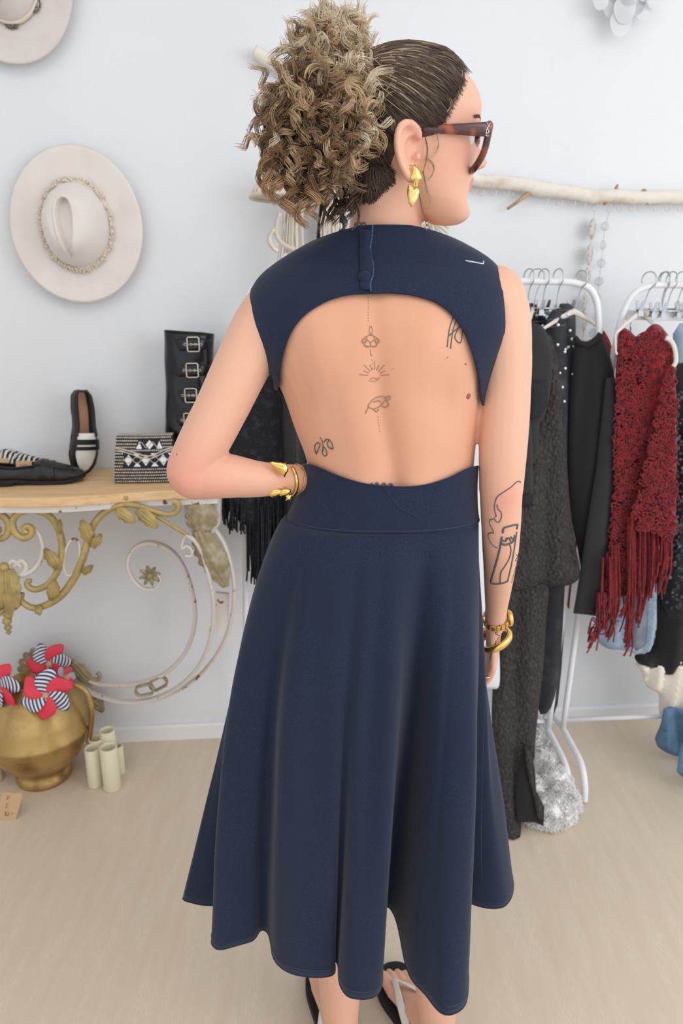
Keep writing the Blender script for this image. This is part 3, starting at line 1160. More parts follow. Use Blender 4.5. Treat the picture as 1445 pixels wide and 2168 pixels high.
for k, (x, y) in enumerate(((409, 729), (407, 784), (404, 837), (402, 889), (404, 925))):
    p = wall_at(x, y, .144)
    strap = MB()
    sw = [wall_at(362 + 2, y + 2, .134), wall_at(385, y + 1, .142), p + WN * .001, wall_at(430, y, .140), wall_at(448, y + 2, .118)]
    strap.tube(spline(sw, 4), [.0165, .0165, .016, .014], 10, flat=.12, up=WN)
    so_ = strap.build('strap', 'black_pat', boot)
    bu = MB()
    a_ = .0155
    h_ = .0185
    rct = []
    for (sx, sz) in ((1, 1), (-1, 1), (-1, -1), (1, -1)):
        for q in range(4):
            w = math.atan2(sz, sx) - math.pi / 4 + q / 3 * math.pi / 2
            rct.append(p + WU * (sx * (a_ - .004) + .004 * math.cos(w)) + V((0, 0, sz * (h_ - .004) + .004 * math.sin(w))) + WN * .004)
    bu.tube(rct, .0022, 6, closed=True)
    bu.tube([p - WU * a_ + WN * .005, p + WU * a_ * .9 + WN * .006], .0015, 6)
    bu.build('buckle', 'steel', so_)
    for dx in (-.022, -.006, .006, .02):
        MB().tube([p + WU * (dx + .0032 * math.cos(w)) + V((0, 0, .0032 * math.sin(w))) + WN * (.0035 - abs(dx) * .1) for w in [2 * math.pi * i / 12 for i in range(12)]],
                  .001, 5, closed=True).build('eyelet', 'steel', so_)

# ================================================================== brass jug with pinwheels
jb = atz(95, 1642, 0)
kj = (jb + V((0, 0, .12)) - V((0, 0, CH))).dot(V((0, cT, -sT))) / FPX
RJ = 104 * kj
zr = at(85, 1438, jb.y).z
jug = thing('brass_jug', jb, 'round aged brass jug with looped handle on the floor', 'jug')
ax_ = V((-.01, 0, 0))
prof = [(0, .004), (.078 / .15, .0), (.082 / .15, .010 / .3), (.074 / .15, .022 / .3), (.064 / .15, .034 / .3), (.092 / .15, .050 / .3), (.118 / .15, .078 / .3), (.138 / .15, .115 / .3), (.147 / .15, .145 / .3),
        (.1515 / .15, .150 / .3), (.1515 / .15, .156 / .3), (.148 / .15, .162 / .3), (.144 / .15, .195 / .3), (.130 / .15, .232 / .3), (.106 / .15, .262 / .3), (.085 / .15, .277 / .3), (.066 / .15, .285 / .3), (.062 / .15, .295 / .3),
        (.066 / .15, .30 / .3), (.060 / .15, .30 / .3), (.056 / .15, .28 / .3), (.09 / .15, .25 / .3)]
Zj = zr
pp = [(r * RJ, z * Zj) for r, z in prof[:-2]]
MB().lathe(pp + [(.054 / .15 * RJ, .27 / .3 * Zj), (.050 / .15 * RJ, .2 / .3 * Zj)], jb, 48).build('body', 'brass', jug)
MB().lathe([(.0, .2 / .3 * Zj), (.052 / .15 * RJ, .235 / .3 * Zj)], jb, 24).build('inside_shade', 'dark', jug)  # dark sheet painted to stand in for the shade inside the mouth
hp = [at(128, 1452, jb.y), at(155, 1450, jb.y), at(178, 1460, jb.y), at(190, 1482, jb.y), at(194, 1515, jb.y), at(191, 1550, jb.y), at(186, 1572, jb.y)]
MB().tube(spline(hp, 6), [.007, .0085, .0085, .008, .007], 10).build('handle', 'brass', jug)


def pinwheel(cx, cy, Y, R, rot, nrm, label, in_jug=(0, 0)):
    c = at(cx, cy, Y)
    t = thing('pinwheel', c, label, 'pinwheel', 'paper pinwheels in the brass jug')
    nrm = V(nrm).normalized()
    e1 = V((0, 0, 1)).cross(nrm).normalized()
    if e1.x < 0:
        e1 = -e1
    e2 = nrm.cross(e1)
    if e2.z < 0:
        e2 = -e2
    for k in range(6):
        a = rot + k * math.pi / 3
        d = e1 * math.cos(a) + e2 * math.sin(a)
        s = e1 * -math.sin(a) + e2 * math.cos(a)
        mb = MB()

        def fn(u, v, d=d, s=s):
            w = (u * 2 - 1)
            wd = R * .36 * (math.sin(math.pi * min(1, v * .80 + .10)) ** .7)
            cup = .30 * R * (1 - v) * v * 4 * .6
            return c + d * (R * v * (1 - .10 * w * w)) + s * (w * wd + .18 * R * math.sin(v * 2.6)) + nrm * (.012 + cup * .5 * (1 + w * .8) - .012 * v)
        mb.grid(fn, 7, 15)
        if k % 2 == 0:
            mb.build('red_blade', 'red_p', t, solid=.0008)
        else:
            o = mb.build('striped_blade', 'clutch_wht', t, solid=.0008)
            o.data.materials.append(M['navy_ink'])
            for i, p in enumerate(o.data.polygons):
                p.material_index = (i // 6) % 2
    MB().ell(c + nrm * .018, (.009, .009, .009), None, 12, 8).build('hub_bead', 'kraft', t)
    st = jb + V((in_jug[0], in_jug[1], Zj * .72))
    MB().tube([c + nrm * .012, c - nrm * .006, st], .0025, 6).build('stick', 'kraft', t)
    return t


M['navy_ink'] = mat('navy_stripe', srgb(52, 58, 104), 0.6)
pinwheel(100, 1468, jb.y - .10, .074, .2, (.15, -1, .25), 'red and striped pinwheel in front of the jug mouth', (.02, -.02))
pinwheel(104, 1402, jb.y + .03, .064, .75, (.35, -1, .15), 'red and striped pinwheel rising highest behind the others', (.0, .02))
pinwheel(6, 1452, jb.y - .06, .074, 1.1, (-.45, -1, .2), 'red and striped pinwheel cut by the left edge', (-.03, 0))
pinwheel(136, 1434, jb.y - .02, .034, .55, (.7, -.7, .35), 'small striped pinwheel tucked by the jug handle', (.03, 0))


# ================================================================== cream tube vases, card
def tube_vase(lst, label):
    b0 = atz(*lst[0][:2], 0)
    t = thing('tube_vase', b0, label, 'vase', 'cream tube vases on the floor')
    for x, y, hh, r in lst:
        b = atz(x, y, 0)
        MB().lathe([(0, 0), (r * .92, 0), (r, .003), (r, hh - .003), (r * .96, hh), (r * .86, hh - .001), (r * .84, hh - .01), (r * .84, .02), (0, .02)], b, 24).build('tube', 'cream', t)
    return t


tube_vase([(203, 1661, .128, .0225), (238, 1668, .142, .0255), (212, 1643, .135, .0225), (236, 1640, .158, .0225), (252, 1636, .098, .019)],
          'cluster vase of five cream tubes right of the brass jug')
tube_vase([(-10, 1652, .06, .022), (-38, 1650, .13, .022), (-22, 1632, .12, .022)], 'cream tube vase left of the jug, cut by the left edge')

cp = [atz(-6, 1738, 0), atz(33, 1736, 0), at(49, 1679, atz(45, 1725, 0).y), at(5, 1678, atz(5, 1725, 0).y)]
card = thing('price_card', (cp[0] + cp[1]) / 2, 'handwritten kraft card propped on the floor before the jug', 'card')
MB().prism(cp, (0, .002, 0)).build('card', 'kraft', card, False)
tx = MB()
e1_, e2_ = (cp[1] - cp[0]).normalized(), (cp[3] - cp[0]).normalized()
for i, wd in enumerate(('Pale', '5 ou', '10,-')):
    text_strokes(tx, wd, cp[0] + e1_ * .016 + e2_ * (.058 - i * .022) + V((0, -.0012, 0)), e1_, e2_, .012, .0007)
tx.build('lettering', 'ink', card)
MB().prism([cp[3].lerp(cp[2], .4), cp[3].lerp(cp[2], .6), V((cp[2].x - .03, cp[2].y + .04, 0)), V((cp[3].x + .03, cp[3].y + .04, 0))], (0, .001, 0)).build('prop', 'kraft', card, False)
# ================================================================== driftwood branch and what hangs from it
DB = .03
bp = [(538, 108), (600, 147), (700, 205), (800, 262), (900, 320), (975, 364), (1012, 383), (1050, 385), (1100, 390), (1140, 399), (1200, 407), (1258, 417), (1300, 415), (1350, 418), (1445, 418), (1570, 424)]
brP = spline([wall_at(x, y, DB) for x, y in bp], 8)
kb = (brP[60] - V((0, 0, CH))).dot(V((0, cT, -sT))) / FPX
branch = thing('driftwood_branch', wall_at(1050, 385, DB), 'long bleached driftwood branch with a row of hooks on the wall', 'branch')
mb = MB()
rb = [.0165, .0165, .017, .0175, .018, .018, .0175, .0175, .0185, .020, .018, .0175, .019, .0175, .018, .016]
mb.tube(brP, [r * (1 + .05 * math.sin(i * 2.1)) for i, r in enumerate(interp(rb, len(brP)))], 14)
for p in mb.v:
    p += V((noise.noise(p * 25), noise.noise(p * 25 + V((9, 0, 0))), noise.noise(p * 25 + V((0, 7, 0))))) * .0022
mb.build('limb', 'branch', branch)
for pts, r in (([(1128, 402), (1112, 414), (1094, 428), (1074, 442)], [.010, .006, .0045, .004]), ([(1302, 408), (1304, 398), (1307, 391)], [.006, .005, .003]),
               ([(1358, 410), (1363, 405), (1366, 403)], [.009, .008, .004]), ([(1285, 424), (1279, 432)], [.008, .004]), ([(1368, 424), (1370, 432)], [.007, .003])):
    MB().tube(spline([wall_at(x, y, DB + .016 * i / len(pts)) for i, (x, y) in enumerate(pts)], 4), r, 8).build('twig', 'branch_w', branch)
hk = [(626, 176), (672, 203), (700, 219), (722, 232), (905, 338), (1003, 394), (1018, 398), (1044, 399), (1071, 398), (1102, 402), (1154, 414), (1184, 419), (1211, 421), (1233, 424), (1259, 430), (1290, 434), (1312, 432), (1337, 431), (1356, 433), (1388, 432), (1414, 432), (1440, 432)]
HOOK = []
for x, y in hk:
    c = wall_at(x, y + 6, DB)
    top = c + V((0, 0, .016))
    pts = [top, c + V((0, 0, .006))] + [c + WU * (.0085 * math.sin(a)) + V((0, 0, -.004 + .0095 * math.cos(a))) for a in [math.pi * (0.15 + 1.35 * i / 12) for i in range(13)]]
    pts = [p + (WN * .0) for p in pts]
    pts = [top, c + V((0, 0, .007))] + [c + WU * (-.0085 * math.sin(math.pi * 1.5 * i / 12 * -1)) + V((0, 0, -.003 + .009 * math.cos(math.pi * 1.5 * i / 12))) for i in range(13)]
    MB().tube(pts, .0013, 6).build('hook', 'hook', branch)
    HOOK.append(c + V((0, 0, -.012)))


def hook_near(px):
    return HOOK[min(range(len(hk)), key=lambda i: abs(hk[i][0] - px))]


def garland(name, pts, d, r, m, label, glass=False):
    top = hook_near(pts[0][0] + 8)
    t = thing(name, top, label, 'garland')
    P = [wall_at(x, y, d) for x, y in pts]
    th = MB()
    zz = [top] + P
    for a, b in zip(zz, zz[1:]):
        n = int((b - a).length / .006)
        for i in range(1, n):
            th.ell(a.lerp(b, i / n), (.0014, .0014, .0016), None, 5, 4)
    th.tube(zz, .0005, 4)
    th.build('thread', 'bead', t)
    for i, p in enumerate(P):
        mb = MB()
        if glass:
            nr = (WN + WU * (.5 * math.sin(i * 1.7))).normalized()
            e1 = V((0, 0, 1)).cross(nr).normalized()
            mx = Matrix((e1, V((0, 0, 1)), nr)).transposed()
            mb.ell(p, (r, r, r * .4), mx, 18, 10)
            mb.build('glass_disc', m, t)
        else:
            nr = (WN * .8 + WU * (.75 + .1 * i)).normalized()
            e1 = V((0, 0, 1)).cross(nr).normalized()

            def fn(u, v, p=p, nr=nr, e1=e1):
                a = u * 2 * math.pi
                rr = r * v * (1 + .12 * math.cos(a + 1))
                return p + e1 * rr * math.cos(a) * .8 + V((0, 0, 1)) * rr * math.sin(a) * 1.25 + nr * (.006 * (1 - v * v) + .0016 * math.sin(v * 16 + a))
            mb.grid(fn, 24, 12, wrap=True)
            mb.build('shell_slice', m, t, solid=.003)
    return t


garland('shell_garland', [(1253, 483), (1247, 537), (1242, 585), (1236, 640), (1236, 682), (1234, 726)], .03, .022, 'shellw', 'grey sliced-shell garland hanging from the driftwood branch')
garland('glass_garland', [(1280, 479), (1276, 519), (1272, 557), (1267, 596), (1264, 630), (1259, 670), (1255, 705), (1252, 742)], .03, .0125, 'glass', 'clear glass disc garland hanging right of the shells', True)

# ------------------------------------------------------------------ macrame mushroom
mt = hook_near(626)
DM = .115
mush = thing('macrame_mushroom', mt, 'cream macrame mushroom hanging left of the curly bun', 'macrame')
cc = wall_at(610, 418, DM)
km = (cc - V((0, 0, CH))).dot(V((0, cT, -sT))) / FPX
R_ = 79 * km
tp = wall_at(620, 330, DM)
MB().tube(spline([mt, mt.lerp(tp, .5) + WN * .03, tp], 6), .0022, 6).build('hanging_cord', 'macr', mush)
lat = MB()
for k in range(26):
    for sg in (1, -1):
        pts = []
        for i in range(11):
            v = i / 10
            a = 2 * math.pi * k / 26 + sg * v * .55
            r = R_ * (math.sin(v * math.pi / 2) ** .8) * .98 + .002
            pts.append(cc + WU * r * math.cos(a) + WN * r * .85 * math.sin(a) + V((0, 0, (tp.z - cc.z) * (1 - v) ** 1.25)))
        lat.tube(pts, .0019, 5)
tag(lat.build('cap_lattice', 'macr', mush), kind='stuff')
MB().grid(lambda u, v: cc + WU * (R_ * .97 * (.1 + .9 * v)) * math.cos(u * 6.2832) + WN * (R_ * .83 * (.1 + .9 * v)) * math.sin(u * 6.2832) + V((0, 0, .045 * (1 - v) ** 1.5 + .002)), 40, 8, wrap=True).build('cap_lining', 'macr', mush)
rim = MB()
rp = [cc + WU * R_ * math.cos(a) + WN * R_ * .85 * math.sin(a) for a in [2 * math.pi * i / 130 for i in range(130)]]
rim.tube(rp, .0045, 8, closed=True)
for i in range(0, 130):
    p, q = rp[i], rp[(i + 1) % 130]
    tn = (q - p).normalized()
    e = tn.cross(V((0, 0, 1)))
    rim.tube([p + e * (.0052 * math.cos(a)) + V((0, 0, .0052 * math.sin(a))) + tn * (.0012 * a / 3) for a in [6.2832 * j / 8 for j in range(9)]], .0013, 4)
rim.build('rim', 'macr', mush)
stm = MB()
random.seed(3)
for k in range(34):
    a = random.uniform(0, 6.28)
    r0, r1 = random.uniform(.006, .03), random.uniform(.012, .05)
    b0 = wall_at(618, 412, DM) + WU * r0 * math.cos(a) + WN * r0 * math.sin(a)
    b1 = wall_at(610, 590 + random.uniform(0, 60), DM) + WU * r1 * math.cos(a) * 1.0 + WN * r1 * .6 * math.sin(a)
    m1 = b0.lerp(b1, .5) + WU * random.uniform(-.008, .008) - (b0.lerp(b1, .5) - wall_at(612, 480, DM)) * .2
    stm.tube(spline([b0, m1, b1], 8), .0018, 5)
tag(stm.build('stem_cords', 'macr', mush), kind='stuff')
for pts in ([(592, 452), (586, 470), (584, 492), (592, 510), (608, 522), (624, 528)], [(580, 486), (571, 500), (571, 514), (580, 526), (588, 532)], [(598, 545), (606, 540), (602, 555)]):
    P = spline([wall_at(x, y, DM + .04) for x, y in pts], 8)
    mb = MB().tube(P, .0045, 8)
    for i in range(len(P) - 1):
        tn = (P[i + 1] - P[i]).normalized()
        e1 = tn.orthogonal().normalized()
        e2 = tn.cross(e1)
        mb.tube([P[i] + e1 * .0052 * math.cos(a) + e2 * .0052 * math.sin(a) for a in [6.28 * j / 8 for j in range(9)]], .0013, 4)
    mb.build('knotted_rib', 'macr', mush)

# flat macrame strip, black cord, cowrie strap
t = thing('macrame_strip', hook_near(700), 'narrow beige macrame strip hanging behind the nape', 'macrame')
MB().tube([hook_near(700), wall_at(701, 300, .06)], .0016, 5).build('hanging_cord', 'macr2', t)
mb = puff(MB(), [wall_at(x, y, .06) for x, y in ((692, 300), (716, 300), (718, 420), (716, 520), (694, 560), (676, 540), (684, 470), (690, 420))], .012, .008, .01,
          lambda x, z: .003 * math.sin(x * 300) * math.sin(z * 180))
mb.build('woven_body', 'macr2', t)
mb = MB()
for k in range(16):
    x = 680 + k * 2.3
    mb.tube(spline([wall_at(692 + k * 1.5, 330, .068), wall_at(690 + k * 1.6 + 5 * math.sin(k), 420, .069), wall_at(x + 6 * math.sin(k * 2.3), 470, .071), wall_at(x, 560, .07)], 6), .0016, 5)
tag(mb.build('cords', 'macr', t), kind='stuff')
P = spline([hook_near(672), wall_at(688, 320, .05), wall_at(682, 425, .05), wall_at(676, 480, .05), wall_at(668, 600, .05)], 12)
mb = MB()
for s in range(3):
    mb.tube([p + WU * (.0035 * math.cos(i * 1.1 + s * 2.094)) + WN * (.0035 * math.sin(i * 1.1 + s * 2.094)) for i, p in enumerate(spline(P, 3))], .0032, 6)
one('braided_cord', mb, 'blk_cord', 'black braided cord hanging between the two macrames', 'cord', base=hook_near(672))
t = thing('cowrie_strap', hook_near(722), 'black strap sewn with white cowrie shells beside the neck', 'strap')
MB().tube(spline([hook_near(722), wall_at(726, 330, .05), wall_at(724, 440, .05), wall_at(722, 560, .05)], 8), .009, 8, flat=.25, up=WN).build('strap', 'blk_cord', t)
for x, y in ((731, 451), (720, 479), (714, 452), (728, 424), (720, 508), (733, 400)):
    c = wall_at(x, y, .058)
    mb = MB().ell(c, (.0055, .004, .0085), None, 12, 8)
    mb.build('cowrie', 'cowrie', t)
    MB().tube([c + WN * .0042 + V((0, 0, .006)), c + WN * .0048, c + WN * .0042 - V((0, 0, .006))], .0007, 4).build('slit', 'blk_cord', t)
mb = MB()
random.seed(5)
pc_ = wall_at(912, 478, .05)
for k in range(90):
    a, b = random.uniform(0, 6.28), random.uniform(.2, 2.6)
    d = V((math.sin(b) * math.cos(a), math.sin(b) * math.sin(a), math.cos(b)))
    e = pc_ + V((d.x * .05, d.y * .03, d.z * .05 - .012))
    mb.tube(spline([pc_ + V((0, 0, .01)), pc_.lerp(e, .6) + V((0, 0, .008)), e], 4), [.0012, .0022, .0012], 4)
for p in [hook_near(905)]:
    mb.tube([p, pc_], .0016, 5)
one('white_tassel', mb, 'macr', 'white tasselled pompom hanging behind the right collar', 'tassel', base=hook_near(905))
# capiz shells in the top right corner
t = thing('capiz_mobile', wall_at(1330, 8, .04), 'pale capiz shell mobile at the top right corner', 'mobile')
for x, y, r in ((1272, -2, 17), (1300, 8, 24), (1322, 20, 22), (1314, 48, 22), (1345, 6, 20), (1360, 22, 16), (1384, -4, 16), (1332, -20, 24), (1300, -24, 22), (1366, -24, 20)):
    c = wall_at(x, y, .04 + .004 * ((x * 7) % 5))
    R = r * 2.0 / FPX
    MB().prism([c + WU * (R * (1 + .05 * math.sin(3 * a)) * math.cos(a)) + V((0, 0, R * 1.1 * math.sin(a))) for a in [6.2832 * i / 24 for i in range(24)]], -WN * .0015).build('shell_disc', 'capiz', t, False)
for x in (1275, 1305, 1330, 1362, 1384):
    MB().tube([wall_at(x, 10, .04), V(tuple(wall_at(x, 10, .04).xy) + (2.9,))], .0006, 4).build('thread', 'bead', t)

# ================================================================== garment racks
YR = 1.95


def tubeset(t, name, lst, m='rack'):
    for pts, r in lst:
        MB().tube(pts, r, 12).build(name, m, t)


def rack(L0, L1, R0, R1, ztop, label, far_left=True):
    """L0/R0 upright feet, L1/R1 the points where the uprights start to bend"""
    mid = (L0 + R0) / 2
    t = thing('garment_rack', V((mid.x, mid.y, 0)), label, 'garment rack', 'white tube garment racks')
    c = .085
    lt = V((L1.x + c, L1.y, ztop[0]))
    rt = V((R1.x - c, R1.y, ztop[1]))
    P = spline([L0, L0.lerp(L1, .33), L0.lerp(L1, .66), L1], 3) + spline([L1, V((L1.x + .012, L1.y, L1.z + (ztop[0] - L1.z) * .55)), V((L1.x + .038, L1.y, L1.z + (ztop[0] - L1.z) * .88)), lt], 4)[1:]
    P += spline([lt, rt], 8)[1:]
    P += spline([rt, V((R1.x - .038, R1.y, R1.z + (ztop[1] - R1.z) * .88)), V((R1.x - .012, R1.y, R1.z + (ztop[1] - R1.z) * .55)), R1], 4)[1:]
    P += spline([R1, R1.lerp(R0, .33), R1.lerp(R0, .66), R0], 3)[1:]
    MB().tube(P, .0088, 12).build('frame', 'rack', t)
    for b in (L0, R0):
        z = b.z
        f = [b + V((.012, -.20, -z + .004)), b + V((.012, -.19, -z + .05)), b + V((.010, -.15, -.02)), b + V((.004, -.06, -.005)), b, b + V((-.004, .06, -.005)), b + V((-.010, .13, -.02)), b + V((-.012, .15, -z + .05)), b + V((-.012, .155, -z + .004))]
        MB().tube(spline(f, 6), .0095, 12).build('foot', 'rack', t)
    MB().tube([L0 + V((0, .012, .025)), R0 + V((0, .012, .025))], .0075, 12).build('lower_bar', 'rack', t)
    return t


r1L0, r1R0 = at(522, 1560, YR), at(1160, 1546, YR)
r1L0.z = r1R0.z
r1L1, r1R1 = at(516, 700, YR), at(1267, 688, YR)
zt1 = (at(700, 588, YR).z, at(1180, 597, YR).z)
rack(r1L0, r1L1, r1R0, r1R1, zt1, 'white tube garment rack behind the person, hung with black clothes')
r2L0 = at(1191, 1543, YR)
r2L1 = at(1300, 740, YR)
r2R0 = r2L0 + V((1.0, .06, 0))
r2R1 = r2L1 + V((1.05, .06, 0))
zt2 = (at(1378, 603, YR).z, at(1378, 603, YR).z - .01)
rack(r2L0, r2L1, r2R0, r2R1, zt2, 'white tube garment rack on the right, hung with red crochet')


def hanger_wire(t, x, Y, ztop, drop, lean=0.0, twist=.3, m='chrome'):
    """hook of a hanger over the bar; returns its lower end"""
    c = V((x, Y, ztop + .004))
    ux = V((math.sin(twist), -math.cos(twist), 0))       # the hook lies across the bar
    pts = [c + ux * (.019 * math.cos(a)) + V((0, 0, .019 * math.sin(a) + .001)) for a in [math.pi * (1.12 - 1.12 * i / 12) - .0 for i in range(13)]]
    pts = [c - ux * .02 + V((0, 0, -.006))] + pts
    end = V((x + lean, Y, ztop - drop))
    pts += [c + ux * .018 + V((0, 0, -.012)), c + ux * .006 + V((lean * .3, 0, -.03)), end]
    MB().tube(spline(pts, 3), .0017, 6).build('hook', m, t)
    return end


def hanger(x, Y, ztop, label, ang, w=.2, drop=.055, lean=0.0, clips=False, m='hanger'):
    t = thing('hanger', V((x + lean, Y, ztop - drop)), label, 'hanger', 'hangers on the white racks')
    e = hanger_wire(t, x, Y, ztop, drop, lean, ang)
    d = V((math.cos(ang), math.sin(ang), 0))
    if clips:
        MB().tube([e - d * w, e + d * w], .0025, 6).build('bar', 'chrome', t)
        for s in (-.85, .85):
            p = e + d * (w * s)
            mb = MB()
            for q in (-1, 1):
                n_ = V((-d.y, d.x, 0)) * q
                mb.prism([p + n_ * .011 + d * .004 + V((0, 0, .022)), p + n_ * .011 - d * .004 + V((0, 0, .022)), p + n_ * .003 - d * .007 - V((0, 0, .004)),
                          p + n_ * .005 - d * .009 - V((0, 0, .018)), p + n_ * .005 + d * .009 - V((0, 0, .018)), p + n_ * .003 + d * .007 - V((0, 0, .004))], n_ * .002)
            mb.build('clip', 'chrome', t, False)
    else:
        arm = [e + d * s * w + V((0, 0, -.35 * abs(s) ** 1.15 * w + .006 * (1 - abs(s)))) for s in [-1 + 2 * i / 24 for i in range(25)]]
        low = [p + V((0, 0, -.012 - .02 * (1 - abs(-1 + 2 * i / 24)))) for i, p in enumerate(arm)]
        MB().tube(arm, [.004, .006, .0085, .006, .004], 8, flat=.6, up=V((-d.y, d.x, 0))).build('arm', m, t)
        MB().tube([arm[0] + V((0, 0, -.0)), arm[0] + V((0, 0, -.045)) + d * .012, arm[3] + V((0, 0, -.075)), arm[12] + V((0, 0, -.15 * w / .2)), arm[21] + V((0, 0, -.075)), arm[24] + V((0, 0, -.045)) - d * .012, arm[24]],
                  .004, 8, flat=.6, up=V((-d.y, d.x, 0))).build('crossbar', m, t)
    return t


zb1 = zt1[1] + .0088
X = lambda px, py, Y: at(px, py, Y).x
hanger(X(1118, 600, YR), YR, zb1, 'chrome clip hanger on the rack just right of the shoulder', .5, .08, .075, clips=True)
hanger(X(1135, 600, YR), YR, zb1, 'ivory hanger inside the black lace-trimmed tee', 1.25, .16, .085, lean=-.005)
hanger(X(1150, 600, YR), YR, zb1, 'chrome clip hanger holding the first studded jeans', .55, .07, .085, clips=True)
hanger(X(1180, 600, YR), YR, zb1, 'chrome clip hanger holding the second studded jeans', .45, .06, .075, clips=True)
hanger(X(1228, 608, YR), YR, zb1 - .004, 'ivory hanger carrying the black sweater', .55, .12, .085, lean=-.012)
zb2 = zt2[0] + .0088
hanger(X(1372, 605, YR), YR, zb2, 'ivory hanger carrying the red crochet top', .75, .13, .085, lean=-.012)
hanger(X(1396, 605, YR + .03), YR + .01, zb2, 'chrome clip hanger just behind the red crochet', .35, .08, .07, clips=True)
hanger(X(1420, 605, YR), YR, zb2, 'chrome clip hanger holding the pale jeans at the right edge', .35, .05, .075, lean=-.006, clips=True)
hanger(X(1440, 605, YR), YR, zb2, 'chrome clip hanger nearest the right edge of the photo', .35, .05, .075, lean=-.006, clips=True)
wb = thing('wooden_hanger', at(1390, 668, YR + .02), 'flat white wooden trouser hanger behind the red crochet', 'hanger', 'hangers on the white racks')
hanger_wire(wb, X(1406, 605, YR), YR + .0, zb2, .07)
MB().prism([at(1325, 656, YR + .03), at(1460, 658, YR + .03), at(1460, 680, YR + .03), at(1325, 677, YR + .03)], (0, .014, 0)).build('board', 'rack', wb, False, bevel=.002)
MB().tube([at(1334, 677, YR + .035), at(1334, 705, YR + .035)], .002, 6).build('rod', 'chrome', wb)


# ================================================================== clothes on the racks
def pts(lst, Y):
    return [at(x, y, Y) for x, y in lst]


def folds(k, amp, ph=0.0, skew=0.0):
    return lambda x, z: amp * (math.sin(k * (x + skew * z) + ph) + .5 * math.sin(2.3 * k * (x + skew * z) + ph * 2 + 1) + .3 * noise.noise(V((x * 12, z * 5, ph))))


NF = V((0, -1, 0))


def garment(name, outline, Y, m, label, cat, thick=.03, fold=None, h=.012, group='clothes on the white racks', parts=(), curve=True, soft=.02, nrm=NF):
    P = spline([V((x, y, 0)) for x, y in outline], 3, closed=True) if curve else [V((x, y, 0)) for x, y in outline]
    q = [at(p.x, p.y, Y) for p in P]
    b = V((sum(p.x for p in q) / len(q), Y, min(p.z for p in q)))
    t = thing(name, b, label, cat, group)
    puff(MB(), q, thick, h, soft, fold, nrm).build('body', m, t)
    return t


# black tee with lace edge, jacquard top and trousers, jeans, sweater
tee = garment('black_tee', [(1096, 690), (1128, 684), (1152, 696), (1166, 738), (1168, 790), (1160, 850), (1150, 885), (1140, 905), (1132, 980), (1060, 1010), (1050, 900), (1070, 760)], YR - .07, 'blk_tee', 'charcoal jersey tee with lace trim behind the raised forearm', 'top', .03, folds(60, .004))
tee['label'] = 'charcoal jersey tee with lace trim hanging right of the upper arm'
puff(MB(), pts([(1098, 870), (1122, 872), (1128, 960), (1128, 1046), (1092, 1048)], YR - .09), .03, .01, .015, folds(70, .003)).build('sleeve', 'blk_tee', tee)
puff(MB(), pts([(1092, 1044), (1129, 1042), (1129, 1070), (1092, 1078)], YR - .09), .032, .008, .012, folds(160, .002)).build('lace_cuff', 'lace', tee)
puff(MB(), pts([(1118, 812), (1158, 806), (1160, 858), (1142, 884), (1118, 890)], YR - .095), .02, .008, .012, folds(120, .002)).build('lace_panel', 'lace', tee)
top = garment('jacquard_blouse', [(1150, 716), (1168, 716), (1182, 770), (1190, 860), (1198, 960), (1206, 1070), (1216, 1150), (1227, 1216), (1205, 1238), (1180, 1240), (1150, 1246), (1110, 1252), (1070, 1246), (1060, 1120), (1100, 1020), (1128, 930), (1146, 840)],
              YR - .055, 'jacq', 'black jacquard top with embossed leaf pattern and side slit', 'top', .05, folds(38, .008, .5, .05))
MB().tube(spline(pts([(1106, 1152), (1140, 1158), (1180, 1150), (1208, 1140)], YR - .09), 5), .001, 4).build('hem_seam', 'blk_tee', top)
puff(MB(), pts([(1203, 1142), (1213, 1145), (1228, 1216), (1219, 1222)], YR - .075), .02, .008, .008).build('slit_edge', 'jacq', top)
TPY, TYY = [1200, 1300, 1450, 1600, 1700, 1790], [YR - .06, YR - .065, YR - .10, YR - .19, YR - .28, YR - .355]


def slant(lst, thick, h, soft, fold, dy=0.0):                # cloth that hangs, then trails forward over the fleece
    q = [at(x, y, np.interp(y, TPY, TYY) + dy) for x, y in lst]
    m_ = puff(MB(), q, thick, h, soft, fold, NF)
    tab = sorted((at(1100, y, Y).z, Y) for y, Y in zip(TPY, TYY))
    for p in m_.v:
        p.y += np.interp(p.z, [a for a, _ in tab], [b for _, b in tab]) + dy - q[0].y
        p.z = max(p.z, .004)
    return m_


tl = [tuple(p.xy) for p in spline([V((x, y, 0)) for x, y in [(1068, 1235), (1100, 1240), (1158, 1238), (1156, 1300), (1150, 1400), (1141, 1480), (1133, 1560), (1129, 1610), (1112, 1590), (1106, 1600), (1104, 1700), (1099, 1781), (1064, 1774), (1052, 1700), (1044, 1600), (1040, 1500), (1048, 1380), (1058, 1290)]], 3, closed=True)]
tr = thing('jacquard_trousers', V((at(1100, 1500, YR).x, YR - .2, 0)), 'long black jacquard trousers with slit hem trailing over the sheepskin', 'trousers', 'clothes on the white racks')
slant(tl, .05, .012, .02, folds(45, .009, 1.0)).build('body', 'jacq', tr)
slant([(1108, 1585), (1128, 1600), (1136, 1640), (1140, 1690), (1157, 1722), (1156, 1764), (1136, 1756), (1100, 1758), (1096, 1700)], .02, .01, .012, folds(60, .004), -.035).build('second_leg', 'blk_jersey', tr)
slant([(1114, 1590), (1130, 1600), (1140, 1690), (1157, 1722), (1155, 1764), (1147, 1756), (1140, 1718), (1124, 1655)], .012, .01, .01, None, -.055).build('turned_hem', 'jacq', tr)


